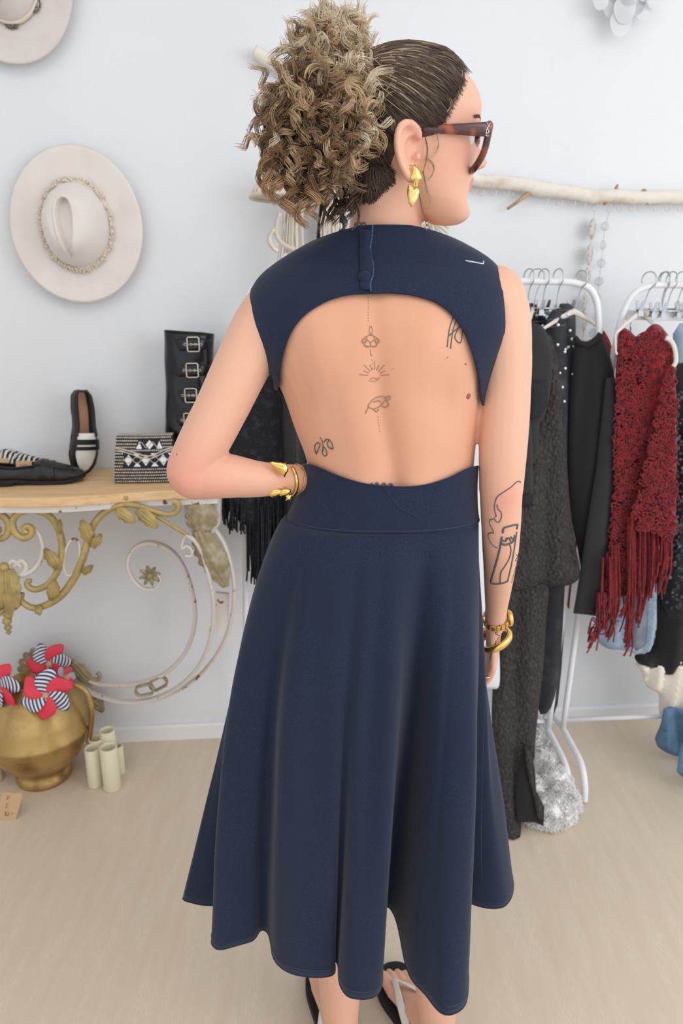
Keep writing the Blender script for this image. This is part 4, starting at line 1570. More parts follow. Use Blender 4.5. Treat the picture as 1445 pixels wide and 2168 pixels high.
def jeans(lst, Y, label, studs, leg_to):
    t = garment('studded_jeans', lst, Y, 'jean_blk', label, 'jeans', .045, folds(80, .005, lst[0][0]))
    (x0, y0), (x1, y1) = lst[0], lst[1]
    puff(MB(), pts([(x0 - 1, y0 - 1), (x1 + 1, y1 - 1), (x1 + 1, y1 + 22), (x0 - 1, y0 + 22)], Y - .004), .05, .008, .01).build('waistband', 'jean_blk', t)
    for x, y in studs:
        MB().ell(at(x, y, Y - .036), (.0045, .003, .0045), None, 8, 6).build('stud', 'stud', t)
    for yy in (3, 20):
        MB().tube(pts([(x0, y0 + yy), (x1, y1 + yy)], Y - .032), .0008, 4).build('stitching', 'jean_gr', t)
    return t


jeans([(1157, 674), (1196, 668), (1200, 760), (1202, 860), (1200, 1000), (1196, 1200), (1186, 1400), (1166, 1497), (1136, 1494), (1150, 1300), (1160, 1100), (1160, 850)], YR - .015,
      'washed black jeans with crystal studs, in front', [(1181, 688), (1180, 730), (1195, 745), (1196, 780), (1190, 820), (1194, 850), (1184, 790)], 1495)
jeans([(1178, 654), (1214, 652), (1218, 740), (1216, 900), (1212, 1050), (1200, 1240), (1180, 1490), (1156, 1490), (1176, 1240), (1180, 900), (1176, 760)], YR + .015,
      'washed black jeans with crystal studs, second in line', [(1201, 666), (1210, 718), (1196, 740), (1212, 792), (1206, 700)], 1490)
jeans([(1112, 662), (1150, 660), (1160, 740), (1158, 900), (1150, 1100), (1110, 1100), (1108, 900)], YR + .03,
      'studded black waistband half hidden behind the charcoal tee', [(1136, 667), (1126, 700), (1148, 690), (1152, 668)], 1100)
sw = garment('black_sweater', [(1217, 714), (1228, 722), (1244, 722), (1260, 712), (1269, 705), (1278, 718), (1290, 752), (1300, 800), (1307, 862), (1302, 940), (1284, 1010), (1270, 1120), (1262, 1225), (1236, 1228), (1222, 1160), (1208, 1080), (1203, 960), (1206, 850), (1211, 770)],
             YR - .02, 'blk_jersey', 'black long-sleeved jersey sweater on an ivory hanger', 'sweater', .05, folds(42, .007, 2.0))
puff(MB(), pts([(1283, 800), (1302, 800), (1308, 862), (1303, 960), (1294, 1080), (1282, 1200), (1268, 1306), (1212, 1298), (1226, 1216), (1244, 1100), (1262, 990), (1274, 880)], YR - .055), .05, .012, .02, folds(50, .004)).build('sleeve', 'blk_tee', sw)
MB().tube(spline(pts([(1213, 1288), (1240, 1293), (1270, 1296)], YR - .085), 4), .0012, 4).build('cuff_seam', 'jean_blk', sw)
MB().tube(spline(pts([(1216, 714), (1228, 726), (1246, 727), (1262, 716), (1270, 706)], YR - .035), 5), .007, 8).build('collar', 'blk_jersey', sw)

# ------------------------------------------------------------------ red crochet
def knit(k, amp):
    def f(x, z):
        a = math.sin(k * x + 1.2 * math.sin(z * k * .55)) * math.sin(k * .8 * z + 1.5 * math.sin(x * k * .4))
        return amp * a + amp * .8 * noise.noise(V((x * 60, z * 60, 3))) + .012 * math.sin(x * 26 + z * 4)
    return f


red = garment('red_crochet_top', [(1310, 706), (1318, 694), (1332, 700), (1346, 712), (1360, 706), (1374, 690), (1390, 686), (1406, 700), (1424, 730), (1431, 775), (1428, 800), (1431, 900), (1430, 1000), (1400, 1090), (1384, 1240), (1340, 1260), (1276, 1256), (1282, 1170), (1292, 1060), (1297, 940), (1302, 820), (1306, 750)],
              YR - .04, 'red_k', 'deep red openwork crochet top with yarn fringe', 'top', .06, knit(210, .006), h=.0055)
puff(MB(), pts([(1412, 775), (1428, 770), (1433, 850), (1431, 950), (1432, 1050), (1434, 1125), (1424, 1148), (1388, 1138), (1352, 1128), (1336, 1108), (1334, 1084), (1348, 1040), (1366, 970), (1384, 890), (1400, 820)], YR - .075), .05, .0055, .015, knit(180, .008)).build('sleeve', 'red_k', red)
# thick yarn loops worked over the surface
random.seed(11)
yarn = MB()
SLV = [(1412, 790), (1426, 785), (1431, 850), (1429, 950), (1430, 1050), (1430, 1125), (1424, 1142), (1388, 1134), (1352, 1122), (1340, 1106), (1338, 1086), (1352, 1040), (1370, 970), (1388, 890), (1404, 820)]
BDY = [(1312, 712), (1346, 716), (1390, 692), (1422, 735), (1426, 800), (1428, 1000), (1390, 1150), (1380, 1235), (1282, 1245), (1288, 1170), (1298, 1060), (1303, 900), (1310, 760)]
Q = np.array([(random.uniform(1285, 1434), random.uniform(692, 1250)) for _ in range(2600)])
inS, inB = inside(SLV, Q), inside(BDY, Q)
for (x, y), a_, b_ in zip(Q, inS, inB):
    if not (a_ or b_):
        continue
    p = at(x, y, YR - (.106 if a_ else .076))
    r = random.uniform(.0045, .0085)
    a0 = random.uniform(0, 6.28)
    yarn.tube([p + V((r * math.cos(a) * 1.1, random.uniform(-.004, .004), r * math.sin(a))) for a in [a0 + 4.6 * i / 7 for i in range(8)]], .0022, 4)
tag(yarn.build('yarn_loops', 'red_k', red), kind='stuff')
fr = MB()
for k in range(120):
    grp = random.choice([(1288, 1225, 1330, 34), (1302, 1200, 1345, 14), (1330, 1160, 1320, 20), (1336, 1140, 1370, 14), (1362, 1140, 1310, 20), (1384, 1135, 1270, 12), (1416, 1150, 1235, 10), (1404, 1165, 1250, 14), (1256, 1300, 1365, 16)])
    x = grp[0] + random.uniform(-grp[3], grp[3]) * .5
    xe = grp[0] + random.uniform(-grp[3], grp[3]) * .55 - 10
    ye = grp[2] + random.uniform(-30, 20)
    if grp[0] == 1256:
        x, xe = 1272 + random.uniform(-8, 8), 1250 + random.uniform(-10, 14)
    Yy = YR - .085 + random.uniform(-.02, .02)
    fr.tube(spline(pts([(x, grp[1] - 45), (x + random.uniform(-5, 5), (grp[1] + ye) / 2), ((x + xe) / 2 + random.uniform(-5, 5), ye - 30), (xe, ye)], Yy), 5), .0022, 5)
tag(fr.build('fringe', 'red_k', red), kind='stuff')
MB().tube(spline(pts([(1408, 715), (1420, 722), (1428, 740), (1430, 765), (1424, 776)], YR - .09), 5), .006, 8, flat=.6, up=NF).build('ivory_ring', 'hanger', red)

# ------------------------------------------------------------------ further clothes on the right rack
sk = garment('denim_skirt', [(1284, 1220), (1330, 1214), (1384, 1216), (1388, 1290), (1386, 1340), (1376, 1374), (1350, 1386), (1330, 1378), (1290, 1374), (1268, 1362), (1262, 1340), (1276, 1300)], YR, 'jean_lt', 'pale blue denim skirt below the red fringe', 'skirt', .03, folds(110, .009), soft=.005)
puff(MB(), pts([(1332, 1230), (1372, 1230), (1374, 1300), (1370, 1366), (1350, 1380), (1330, 1370)], YR - .02), .03, .012, .015, folds(70, .005)).build('grey_panel', 'jean_gr', sk)
MB().tube(spline(pts([(1262, 1312), (1290, 1316), (1320, 1314)], YR - .03), 4), .001, 4).build('ruffle_seam', 'jean_gr', sk)
garment('pale_jeans', [(1424, 706), (1470, 706), (1474, 900), (1466, 1100), (1430, 1100), (1428, 900)], YR + .02, 'jean_lt', 'pale blue jeans showing at the right edge beside red crochet', 'jeans', .04, folds(70, .006))
sq = garment('sequin_dress', [(1400, 780), (1440, 770), (1500, 780), (1510, 1100), (1500, 1300), (1460, 1320), (1420, 1310), (1396, 1240), (1400, 1000)], YR, 'velvet', 'black sequinned dress at the right edge', 'dress', .05, folds(60, .008))
random.seed(21)
sqn = MB()
for k in range(420):
    x, y = random.uniform(1402, 1475), random.uniform(820, 1290)
    if x < 1420 and y < 1150:
        continue
    p = at(x, y, YR - .036 - random.uniform(0, .006))
    r = random.uniform(.003, .0055)
    nx = V((random.uniform(-.5, .5), -1, random.uniform(-.5, .5))).normalized()
    e1 = nx.orthogonal().normalized()
    e2 = nx.cross(e1)
    sqn.prism([p + e1 * r * math.cos(a) + e2 * r * math.sin(a) for a in [6.283 * i / 8 for i in range(8)]], nx * -.0006)
tag(sqn.build('sequins', 'sequin', sq, False), kind='stuff')
garment('velvet_dress', [(1392, 1200), (1440, 1190), (1500, 1200), (1500, 1400), (1450, 1410), (1430, 1416), (1412, 1428), (1382, 1418), (1350, 1404), (1344, 1386), (1376, 1378), (1390, 1330)], YR + .02, 'velvet', 'black fuzzy velvet hem below the sequins', 'dress', .05, lambda x, z: .008 * math.sin(70 * x) + .006 * noise.noise(V((x * 60, 0, z * 60))), soft=.008)
garment('tulle_skirt', [(1350, 1400), (1440, 1380), (1520, 1390), (1530, 1520), (1470, 1534), (1445, 1530), (1420, 1518), (1396, 1512), (1394, 1470), (1366, 1452), (1358, 1425)], YR + .03, 'tulle', 'cream tulle skirt layers under the black velvet', 'skirt', .05, folds(130, .014), soft=.008)
garment('wide_jeans', [(1404, 1500), (1450, 1500), (1520, 1510), (1520, 1612), (1470, 1612), (1446, 1606), (1420, 1598), (1392, 1582), (1386, 1566), (1396, 1530)], YR - .02, 'jean_md', 'mid blue wide denim hem at the lower right edge', 'jeans', .03, folds(75, .014, 0, .25), soft=.004, curve=False)
garment('wide_jeans', [(1452, 1560), (1520, 1560), (1530, 1672), (1470, 1662), (1438, 1640), (1434, 1624)], YR - .17, 'jean_md', 'nearer mid blue denim hem in the bottom right', 'jeans', .025, folds(75, .012), soft=.006)
# red scrap of a garment between the racks
garment('red_garment', [(1262, 700), (1290, 720), (1294, 760), (1286, 800), (1240, 900), (1200, 1150), (1196, 1256), (1204, 1290), (1208, 1250), (1230, 1100), (1280, 900)], YR + .07, 'red_k', 'sliver of dark red cloth behind the black sweater', 'garment', .015, None)

# ------------------------------------------------------------------ clothes on the rack left of the person
fk = garment('fringed_knit', [(522, 705), (560, 690), (620, 690), (640, 800), (630, 1000), (612, 1110), (570, 1122), (520, 1112), (470, 1060), (462, 1000), (480, 900), (505, 780)], YR - .04, 'blk_k', 'black fuzzy fringed knit seen under the bent elbow', 'knitwear', .05,
             lambda x, z: .006 * noise.noise(V((x * 45, z * 45, 0))) + .006 * math.sin(x * 40), h=.008)
random.seed(9)
fr = MB()
for k in range(150):
    x = random.uniform(462, 620)
    y0 = 1050 + random.uniform(-10, 40)
    y1 = np.interp(x, [462, 490, 518, 520, 570, 620], [1085, 1118, 1120, 1215, 1245, 1250]) + random.uniform(-18, 14)
    Yy = YR - .05 + random.uniform(-.025, .025)
    fr.tube(spline(pts([(x, y0), (x + random.uniform(-4, 4), (y0 + y1) / 2), (x + random.uniform(-4, 6), y1)], Yy), 5), .0026, 5)
tag(fr.build('fringe', 'blk_k', fk), kind='stuff')
puff(MB(), pts([(555, 820), (600, 700), (625, 700), (628, 1000), (615, 1100), (585, 1180), (540, 1190), (545, 1000)], YR - .0), .05, .02, .02, folds(60, .01)).build('back_layer', 'blk_k', fk)
garment('leather_trousers', [(592, 720), (640, 720), (650, 900), (640, 1040), (632, 1100), (606, 1110), (598, 1000), (594, 860)], YR - .085, 'black_l', 'black leather garment hanging between knit and bare back', 'trousers', .05, folds(90, .006))
garment('navy_denim', [(636, 740), (700, 730), (700, 1100), (640, 1140), (600, 1130), (618, 1020), (630, 900)], YR - .02, 'navy', 'navy denim garment peeping out behind the waist', 'garment', .04, folds(60, .006))
ws = garment('white_shirt', [(960, 760), (1020, 740), (1060, 800), (1062, 1000), (1060, 1200), (1056, 1340), (1058, 1430), (1054, 1457), (1040, 1459), (1020, 1458), (980, 1456), (970, 1200)], YR - .14, 'white_c', 'white cotton garment showing between the waist and the arm', 'garment', .025, folds(40, .004))

# ------------------------------------------------------------------ sheepskin on the floor
random.seed(4)
sh = thing('sheepskin', atz(1150, 1690, 0), 'fluffy white sheepskin heaped on the floor under the black trousers', 'sheepskin')
blobs = [(1148, 1738, .055, .045, .045), (1165, 1736, .065, .05, .05), (1184, 1712, .05, .05, .055), (1170, 1690, .055, .055, .065), (1144, 1655, .06, .06, .07), (1132, 1610, .055, .05, .07), (1122, 1700, .06, .05, .055), (1125, 1570, .045, .04, .06)]
mb = MB()
SP = []
for x, y, rx, ry, rz in blobs:
    c = atz(x, y, 0)
    c.z = rz * .5
    mb.ell(c, (rx, ry, rz), None, 24, 16)
    SP.append((c, rx, ry, rz))
for p in mb.v:
    p += V((noise.noise(p * 40), noise.noise(p * 40 + V((5, 0, 0))), noise.noise(p * 40 + V((0, 5, 0))))) * .008
    p.z = max(p.z, .001)
mb.build('hide', 'fur', sh)
fu = MB()
for k in range(20000):
    c, rx, ry, rz = random.choice(SP)
    a, b = random.uniform(0, 6.28), math.acos(random.uniform(-.3, 1))
    d = V((math.sin(b) * math.cos(a), math.sin(b) * math.sin(a), math.cos(b)))
    p = c + V((d.x * rx, d.y * ry, d.z * rz))
    if p.z < .002 or d.y > .5:
        continue
    w = V((noise.noise(p * 50), noise.noise(p * 50 + V((9, 0, 0))), noise.noise(p * 50 + V((0, 9, 0))))) * .7
    q = p + (d * .6 + w + V((random.uniform(-.3, .3), random.uniform(-.3, .3), random.uniform(-.5, .1)))) * random.uniform(.008, .014)
    q.z = max(q.z, .001)
    fu.tube([p - d * .002, p.lerp(q, .6) + d * .002, q], [.0012, .0009, .0003], 3)
tag(fu.build('fleece', 'fur', sh), kind='stuff')
# ================================================================== the person
person = thing('person', (.06, 1.03, 0), 'person seen from behind in an open-back denim dress, head turned right, hand on hip', 'person')
PB = wloc(person)


def mdepth(p):
    return p.y * cT - (p.z - CH) * sT


def hring(py, L, R, Yc, hf, hb, n=40, ex=.85):
    c = at((L + R) / 2, py, Yc)
    hw = (R - L) / 2 * mdepth(c) / FPX
    out = []
    for j in range(n):
        a = 2 * math.pi * j / n
        ca, sa = math.cos(a), math.sin(a)
        d = hf if sa > 0 else hb
        out.append(V((c.x + hw * math.copysign(abs(ca) ** ex, ca), Yc + d * math.copysign(abs(sa) ** ex, sa), c.z)))
    return out


TORSO = [(1440, 660, 960, 1.03, .07, .07), (1390, 630, 980, 1.03, .085, .085), (1320, 620, 985, 1.03, .09, .09), (1250, 624, 990, 1.03, .092, .088), (1190, 600, 1006, 1.03, .095, .088), (1130, 603, 1004, 1.03, .097, .087),
         (1060, 634, 998, 1.03, .095, .083), (1010, 654, 998, 1.03, .092, .080), (960, 645, 1002, 1.03, .095, .081), (900, 622, 1008, 1.03, .102, .086), (830, 598, 1018, 1.03, .112, .091),
         (760, 562, 1042, 1.03, .114, .094), (690, 532, 1064, 1.03, .100, .092), (635, 535, 1062, 1.035, .085, .084), (595, 556, 1054, 1.04, .070, .074), (565, 592, 1036, 1.045, .060, .066), (540, 632, 1000, 1.045, .056, .062), (515, 680, 950, 1.045, .050, .056), (490, 724, 906, 1.042, .047, .050)]
neck_pts = [at(815, 520, 1.045), at(815, 490, 1.042), at(816, 455, 1.037), at(822, 420, 1.034), at(838, 380, 1.032)]
neck_r = [.056, .0505, .0475, .048, .052]


def torso_mb():
    rg = [hring(*r) for r in TORSO]
    cols = [spline([r[j] for r in rg], 4) for j in range(len(rg[0]))]
    m = MB().loft([[c[k] for c in cols] for k in range(len(cols[0]))])
    m.tube(spline(neck_pts, 4), neck_r, 28)
    return m


def limb(m, lst, n=20, sub=5):
    P = spline([at(x, y, Y) for x, y, Y, r in lst], sub)
    m.tube(P, interp([r for *_, r in lst], len(P)), n)
    m.ell(P[0], (lst[0][3],) * 3)
    m.ell(P[-1], (lst[-1][3],) * 3)
    return P


body = torso_mb()
# arms
armL = [(590, 655, 1.035, .047), (554, 700, 1.02, .0435), (512, 775, .998, .0385), (470, 862, .982, .0365), (430, 940, .968, .0355), (404, 996, .960, .0335), (412, 1008, .960, .033)]
limb(body, armL)
foreL = [(408, 1006, .960, .030), (440, 1008, .964, .0325), (485, 1008, .972, .0315), (540, 1014, .982, .0265), (590, 1015, .995, .0225), (632, 1014, 1.012, .0208), (668, 1016, 1.035, .0215), (690, 1022, 1.065, .024)]
limb(body, foreL)
body.ell(at(388, 1014, .957), (.019, .019, .019))
armR = [(1040, 636, 1.04, .048), (1058, 676, 1.03, .0425), (1069, 742, 1.015, .0365), (1070, 830, 1.003, .0345), (1067, 900, .996, .0345), (1063, 970, .992, .0335), (1060, 1040, .992, .0312)]
limb(body, armR)
foreR = [(1060, 1040, .992, .0308), (1060, 1100, .998, .0292), (1059, 1160, 1.01, .0272), (1055, 1225, 1.03, .0228), (1050, 1285, 1.055, .0178), (1047, 1325, 1.075, .0165)]
limb(body, foreR)


def hand(m, wrist, dirn, palm_n, side, curl, s=1.0):
    """wrist point, direction of the fingers, palm normal, thumb side"""
    d, pn, sd = V(dirn).normalized(), V(palm_n).normalized(), V(side).normalized()
    rings = []
    for t, w, h in ((0, .019, .015), (.02, .023, .0145), (.045, .033, .0135), (.07, .036, .0125), (.085, .036, .011)):
        c = V(wrist) + d * (t * s)
        rings.append([c + sd * (w * s * math.cos(a)) + pn * (h * s * math.sin(a)) for a in [6.2832 * i / 18 for i in range(18)]])
    m.loft(rings)
    for k, (off, ln) in enumerate(((.027, .068), (.009, .076), (-.009, .071), (-.026, .056))):
        p = V(wrist) + d * (.078 * s) + sd * (off * s)
        fd = d.copy()
        pts_ = [p]
        for q, frac in enumerate((.45, .32, .23)):
            ang = curl * (q + .6)
            dd = d * math.cos(ang) + pn * math.sin(ang) + sd * off * .8
            p = p + dd.normalized() * (ln * frac * s)
            pts_.append(p)
        m.tube(spline(pts_, 4), [.0088 * s, .0085 * s, .0078 * s, .0068 * s], 12)
        m.ell(pts_[-1], (.0066 * s,) * 3, None, 10, 8)
    p0 = V(wrist) + d * (.022 * s) + sd * (.02 * s)
    tp_ = [p0, p0 + (d * .7 + sd * .7 + pn * .3) * (.035 * s), p0 + (d * .95 + sd * .62 + pn * .5) * (.058 * s), p0 + (d * 1.1 + sd * .5 + pn * .6) * (.072 * s)]
    m.tube(spline(tp_, 4), [.0125 * s, .011 * s, .0095 * s, .0075 * s], 12)
    m.ell(tp_[-1], (.0074 * s,) * 3, None, 10, 8)


w_ = at(1046, 1330, 1.078)
f_ = at(1036, 1430, 1.115)
hand(body, w_, f_ - w_, (-.85, -.2, .1), (.1, .98, .1), .35, .93)
wl = at(688, 1022, 1.062)
hand(body, wl, (.45, .85, -.12), (.8, -.45, 0), (0, .1, 1), .45, .93)
# legs and feet
hipC = at(800, 1330, 1.03)
ankL, ankR = at(720, 2150, 1.02), at(925, 2150, 1.02)


def leg(m, hip, ank, toe, out):
    knee = hip.lerp(ank, .52) + V((0, .02, 0))
    calf = knee.lerp(ank, .38) + V((0, -.012, 0))
    P = [hip + V((0, 0, .06)), hip.lerp(knee, .4), knee, calf, calf.lerp(ank, .6), ank, V((ank.x, ank.y + .005, .045))]
    m.tube(spline(P, 5), [.068, .064, .052, .052, .040, .034, .034], 20)
    d = (V((toe.x, toe.y, 0)) - V((ank.x, ank.y, 0))).normalized()
    sd = V((d.y, -d.x, 0))
    heel = V((ank.x, ank.y, 0)) - d * .045
    Lf = .225
    rings = []
    for t, w, h, z0 in ((0, .010, .03, .014), (.05, .024, .05, .010), (.15, .029, .072, .008), (.3, .029, .075, .009), (.45, .031, .062, .012), (.6, .036, .046, .012), (.75, .041, .032, .009), (.84, .036, .022, .009)):
        c = heel + d * (t * Lf)
        rings.append([c + sd * (w * math.cos(a)) + V((0, 0, .016 + z0 + (h - z0) * (.5 + .5 * math.sin(a)) - .004)) for a in [6.2832 * i / 20 for i in range(20)]])
    m.loft(rings)
    for k, (o_, ln, r) in enumerate(((-.027, .055, .0115), (-.009, .05, .0085), (.006, .044, .008), (.019, .036, .0075), (.031, .028, .007))):
        oo = o_ * out
        b = heel + d * (.76 * Lf) + sd * oo + V((0, 0, .016 + r + .003))
        e = b + d * ln + sd * (oo * .12) + V((0, 0, -.001))
        m.tube(spline([b, b.lerp(e, .55) + V((0, 0, .004)), e], 4), [r * 1.05, r, r * .85], 12)
        m.ell(e, (r * .85,) * 3, None, 10, 8)
    return heel, d, sd, Lf


toeL, toeR = atz(694, 2072, .02), atz(850, 2092, .02)
FT = [leg(body, V((hipC.x - .072, 1.03, .86)), ankL, toeL, -1), leg(body, V((hipC.x + .072, 1.03, .86)), ankR, toeR, 1)]

# ------------------------------------------------------------------ head
HS = .875
HC = V((.100, 1.022, 1.595))
HYAW = rad(9)
HMX = Matrix.Translation(HC) @ Matrix.Rotation(HYAW, 4, 'Z') @ Matrix.Rotation(rad(8), 4, 'X') @ Matrix.Rotation(rad(4), 4, 'Y') @ Matrix.Scale(HS, 4)
HR = [(-.117, .062, .040, .010), (-.113, .080, .028, .022), (-.104, .089, .008, .033), (-.092, .091, -.010, .042), (-.078, .087, -.026, .050), (-.064, .084, -.042, .0545), (-.05, .086, -.060, .058), (-.035, .087, -.074, .061),
      (-.02, .086, -.084, .064), (-.005, .085, -.091, .067), (.01, .083, -.095, .070), (.025, .084, -.098, .0725), (.04, .087, -.099, .0745), (.055, .086, -.099, .075), (.07, .080, -.096, .0735), (.083, .070, -.089, .068),
      (.095, .056, -.077, .058), (.104, .042, -.060, .044), (.110, .020, -.040, .027), (.113, .0, -.02, .010)]
_z = [r[0] for r in HR]


def head_local(z, a, grow=0.0):
    f = np.interp(z, _z, [r[1] for r in HR])
    b = np.interp(z, _z, [r[2] for r in HR])
    w = np.interp(z, _z, [r[3] for r in HR])
    cx, ax = (f + b) / 2, (f - b) / 2
    ca, sa = math.cos(a), math.sin(a)
    x = cx + (ax + grow) * math.copysign(abs(ca) ** .92, ca)
    y = (w + grow) * math.copysign(abs(sa) ** .88, sa)
    g = lambda v, s: math.exp(-(v / s) ** 2)
    if ca > 0:
        k = ca
        # nose
        hgt = np.interp(z, [-.039, -.035, -.030, -.023, -.013, -.002, .009, .018], [0, .008, .022, .0275, .022, .013, .005, 0])
        x += hgt * g(y, np.interp(z, [-.03, -.015, .03], [.0125, .011, .008]))
        x += .009 * g(z + .026, .008) * (g(y - .012, .006) + g(y + .012, .006))
        # lips
        x += .010 * g(z + .0490, .0065) * g(y, .019) + .0095 * g(z + .0615, .0065) * g(y, .017) - .005 * g(z + .0550, .0026) * g(y, .02)
        x += -.003 * g(z + .072, .007) * g(y, .02) + .006 * g(z + .096, .014) * g(y, .018)
        # eye sockets, brows, cheeks
        s_ = g(y - .031, .016) + g(y + .031, .016)
        x += -.011 * g(z - .006, .012) * s_ + .003 * g(z - .028, .007) * s_
        x += .004 * g(z + .008, .018) * (g(y - .045, .02) + g(y + .045, .02))
    return V((x, y, z * .92 if z > 0 else z))


hz_ = list(np.concatenate([np.linspace(-.117, -.1, 6), np.linspace(-.097, .045, 46), np.linspace(.05, .113, 20)]))
hm = MB()
hm.loft([[HMX @ head_local(z, 2 * math.pi * j / 80) for j in range(80)] for z in hz_])
body.v += []
b0 = len(body.v)
body.v += hm.v
body.f += [tuple(i + b0 for i in f) for f in hm.f]
# ears: plate, helix, antihelix, tragus, lobe
for sd in (-1, 1):
    def E(x, z, o):                                     # ear plane leans back and out
        return HMX @ V((-.028 + x * .95 - .12 * z, sd * (.070 + o - .30 * x), -.026 + z * .98))
    rim_ = [(.014, .018), (.010, .030), (-.002, .0365), (-.015, .033), (-.0225, .020), (-.0225, .004), (-.018, -.012), (-.010, -.025), (-.001, -.033), (.007, -.031), (.010, -.022)]
    rw = [.0042, .0044, .0046, .0048, .0046, .0042, .0042, .005, .0062, .0055, .0045]
    body.tube(spline([E(x, z, .0125) for x, z in rim_], 4), rw, 10)
    for kk, oo in ((.96, .007), (.90, .002), (.84, -.003)):          # wall of the shell down to the head
        body.tube(spline([E(x * kk, z * kk, oo) for x, z in rim_], 4), .0042, 10)
    body.tube(spline([E(x, z, .0085) for x, z in ((.003, .024), (-.007, .021), (-.0125, .009), (-.0115, -.005), (-.006, -.015), (.004, -.018))], 4), .0034, 8)
    body.tube(spline([E(x, z, .004) for x, z in ((.003, .024), (-.007, .021), (-.0125, .009), (-.0115, -.005), (-.006, -.015), (.004, -.018))], 4), .0036, 8)
    body.tube([E(.014, -.001, .004), E(.0115, -.004, .010), E(.011, -.009, .008)], .0042, 8)
    plate = [E(x * .92, z * .92, -.006) for x, z in rim_]
    nrm_ = (E(0, 0, .01) - E(0, 0, 0)).normalized()
    body.prism(plate, nrm_ * .007)
    body.ell(E(.002, -.028, .006), (.008, .007, .009))

me = body.mesh('body_raw')
o = bpy.data.objects.new('body_raw', me)
COL.objects.link(o)
md = o.modifiers.new('r', 'REMESH')
md.mode = 'VOXEL'
md.voxel_size = .0027
md.use_smooth_shade = True
ms = o.modifiers.new('s', 'SMOOTH')
ms.factor, ms.iterations = .5, 5
me = baked(o)
n = len(me.vertices)
co = np.empty(n * 3)
me.vertices.foreach_get('co', co)
co = co.reshape(-1, 3)


def projn(co):
    dz = co[:, 2] - CH
    m = co[:, 1] * cT - dz * sT
    return np.stack([W_ / 2 + FPX * co[:, 0] / m, H_ / 2 - FPX * (co[:, 1] * sT + dz * cT) / m], 1)


pxy = projn(co)
# muscles of the back: spine furrow, shoulder blades, lumbar dimples
back = (co[:, 1] < 1.02) & (pxy[:, 0] > 560) & (pxy[:, 0] < 1080) & (pxy[:, 1] > 470) & (pxy[:, 1] < 1250)
sx = np.interp(pxy[:, 1], [480, 620, 850, 1030, 1250], [790, 792, 806, 836, 840])
dxp = pxy[:, 0] - sx
gy = lambda v, c, s: np.exp(-((v - c) / s) ** 2)
bl = np.zeros(n)
amp = np.interp(pxy[:, 1], [480, 620, 760, 900, 1040, 1200], [.001, .0035, .005, .008, .008, .004])
bl += amp * np.exp(-(dxp / 22) ** 2)
bl -= .0045 * np.exp(-((np.abs(dxp) - 62) / 36) ** 2) * np.interp(pxy[:, 1], [700, 880, 1050], [0, 1, 1])
bl -= .007 * gy(pxy[:, 0], 672, 48) * gy(pxy[:, 1], 720, 85) + .007 * gy(pxy[:, 0], 905, 50) * gy(pxy[:, 1], 735, 85)
bl += .005 * gy(pxy[:, 0], 945, 26) * gy(pxy[:, 1], 850, 60) + .004 * gy(pxy[:, 0], 640, 26) * gy(pxy[:, 1], 850, 60)
co[:, 1] += np.where(back, bl, 0)
me.vertices.foreach_set('co', co.ravel())
# skin colour: warm variation, pinker face, lips, elbows and heels
colr = np.ones((n, 4), dtype=np.float32)
c0_, c1_ = np.array(srgb(229, 180, 156)), np.array(srgb(217, 158, 124))
nz = np.array([noise.noise(V(p) * 9) for p in co[::1]]) * .5 + .5 if n < 400000 else np.random.rand(n)
bmask = np.where(back, .8, 0) * np.clip((pxy[:, 0] - 560) / 60, 0, 1) * np.clip((1050 - pxy[:, 0]) / 60, 0, 1) * np.clip((pxy[:, 1] - 470) / 150, 0, 1) * np.clip((1.02 - co[:, 1]) / .03, 0, 1)
base_c = c0_[None] * (1 - (.35 * nz + bmask * .65)[:, None]) + c1_[None] * (.35 * nz + bmask * .65)[:, None]
pink = np.array(srgb(226, 150, 134))
HI = HMX.inverted()
hl = np.array([tuple(HI @ V(p)) if p[2] > 1.45 else (9, 9, 9) for p in co])
g2 = lambda d, s: np.exp(-(d / s) ** 2)
pk = np.zeros(n)
for c, r, s in ((V(at(392, 1010, .93)), .05, .6), (V(at(1075, 1062, .96)), .02, .55), (V(HMX @ V((.06, -.055, -.01))), .035, .45), (V(HMX @ V((.11, 0, -.02))), .015, .5), (V(HMX @ V((-.02, -.08, 0))), .022, .5)):
    pk = np.maximum(pk, s * g2(np.linalg.norm(co - np.array(c), axis=1), r))
base_c = base_c * (1 - pk[:, None]) + pink[None] * pk[:, None]
lip = ((hl[:, 0] > .07) & (np.abs(hl[:, 1]) < .024 * (1 - ((hl[:, 2] + .0535) / .014) ** 2).clip(0, 1) ** .5 + 1e-4) & (np.abs(hl[:, 2] + .0535) < .013)).astype(float)[:, None] * .8
base_c = base_c * (1 - lip) + np.array(srgb(212, 134, 130))[None] * lip
colr[:, :3] = base_c
ca = me.color_attributes.new('Col', 'FLOAT_COLOR', 'POINT')
ca.data.foreach_set('color', colr.ravel())
me.transform(Matrix.Translation(-PB))
body_o = link('body', me, 'skin', person)
me.update()
BV = BVHTree.FromPolygons([V(c) for c in co], [tuple(p.vertices) for p in me.polygons])
CAM = V((0, 0, CH))


def on(bvh, px, py, lift=.0006):
    d = ray(px, py).normalized()
    h = bvh.ray_cast(CAM, d)
    if h[0] is None:
        return None, None
    nn_ = h[1] if h[1].dot(d) < 0 else -h[1]
    return h[0] + nn_ * lift, nn_


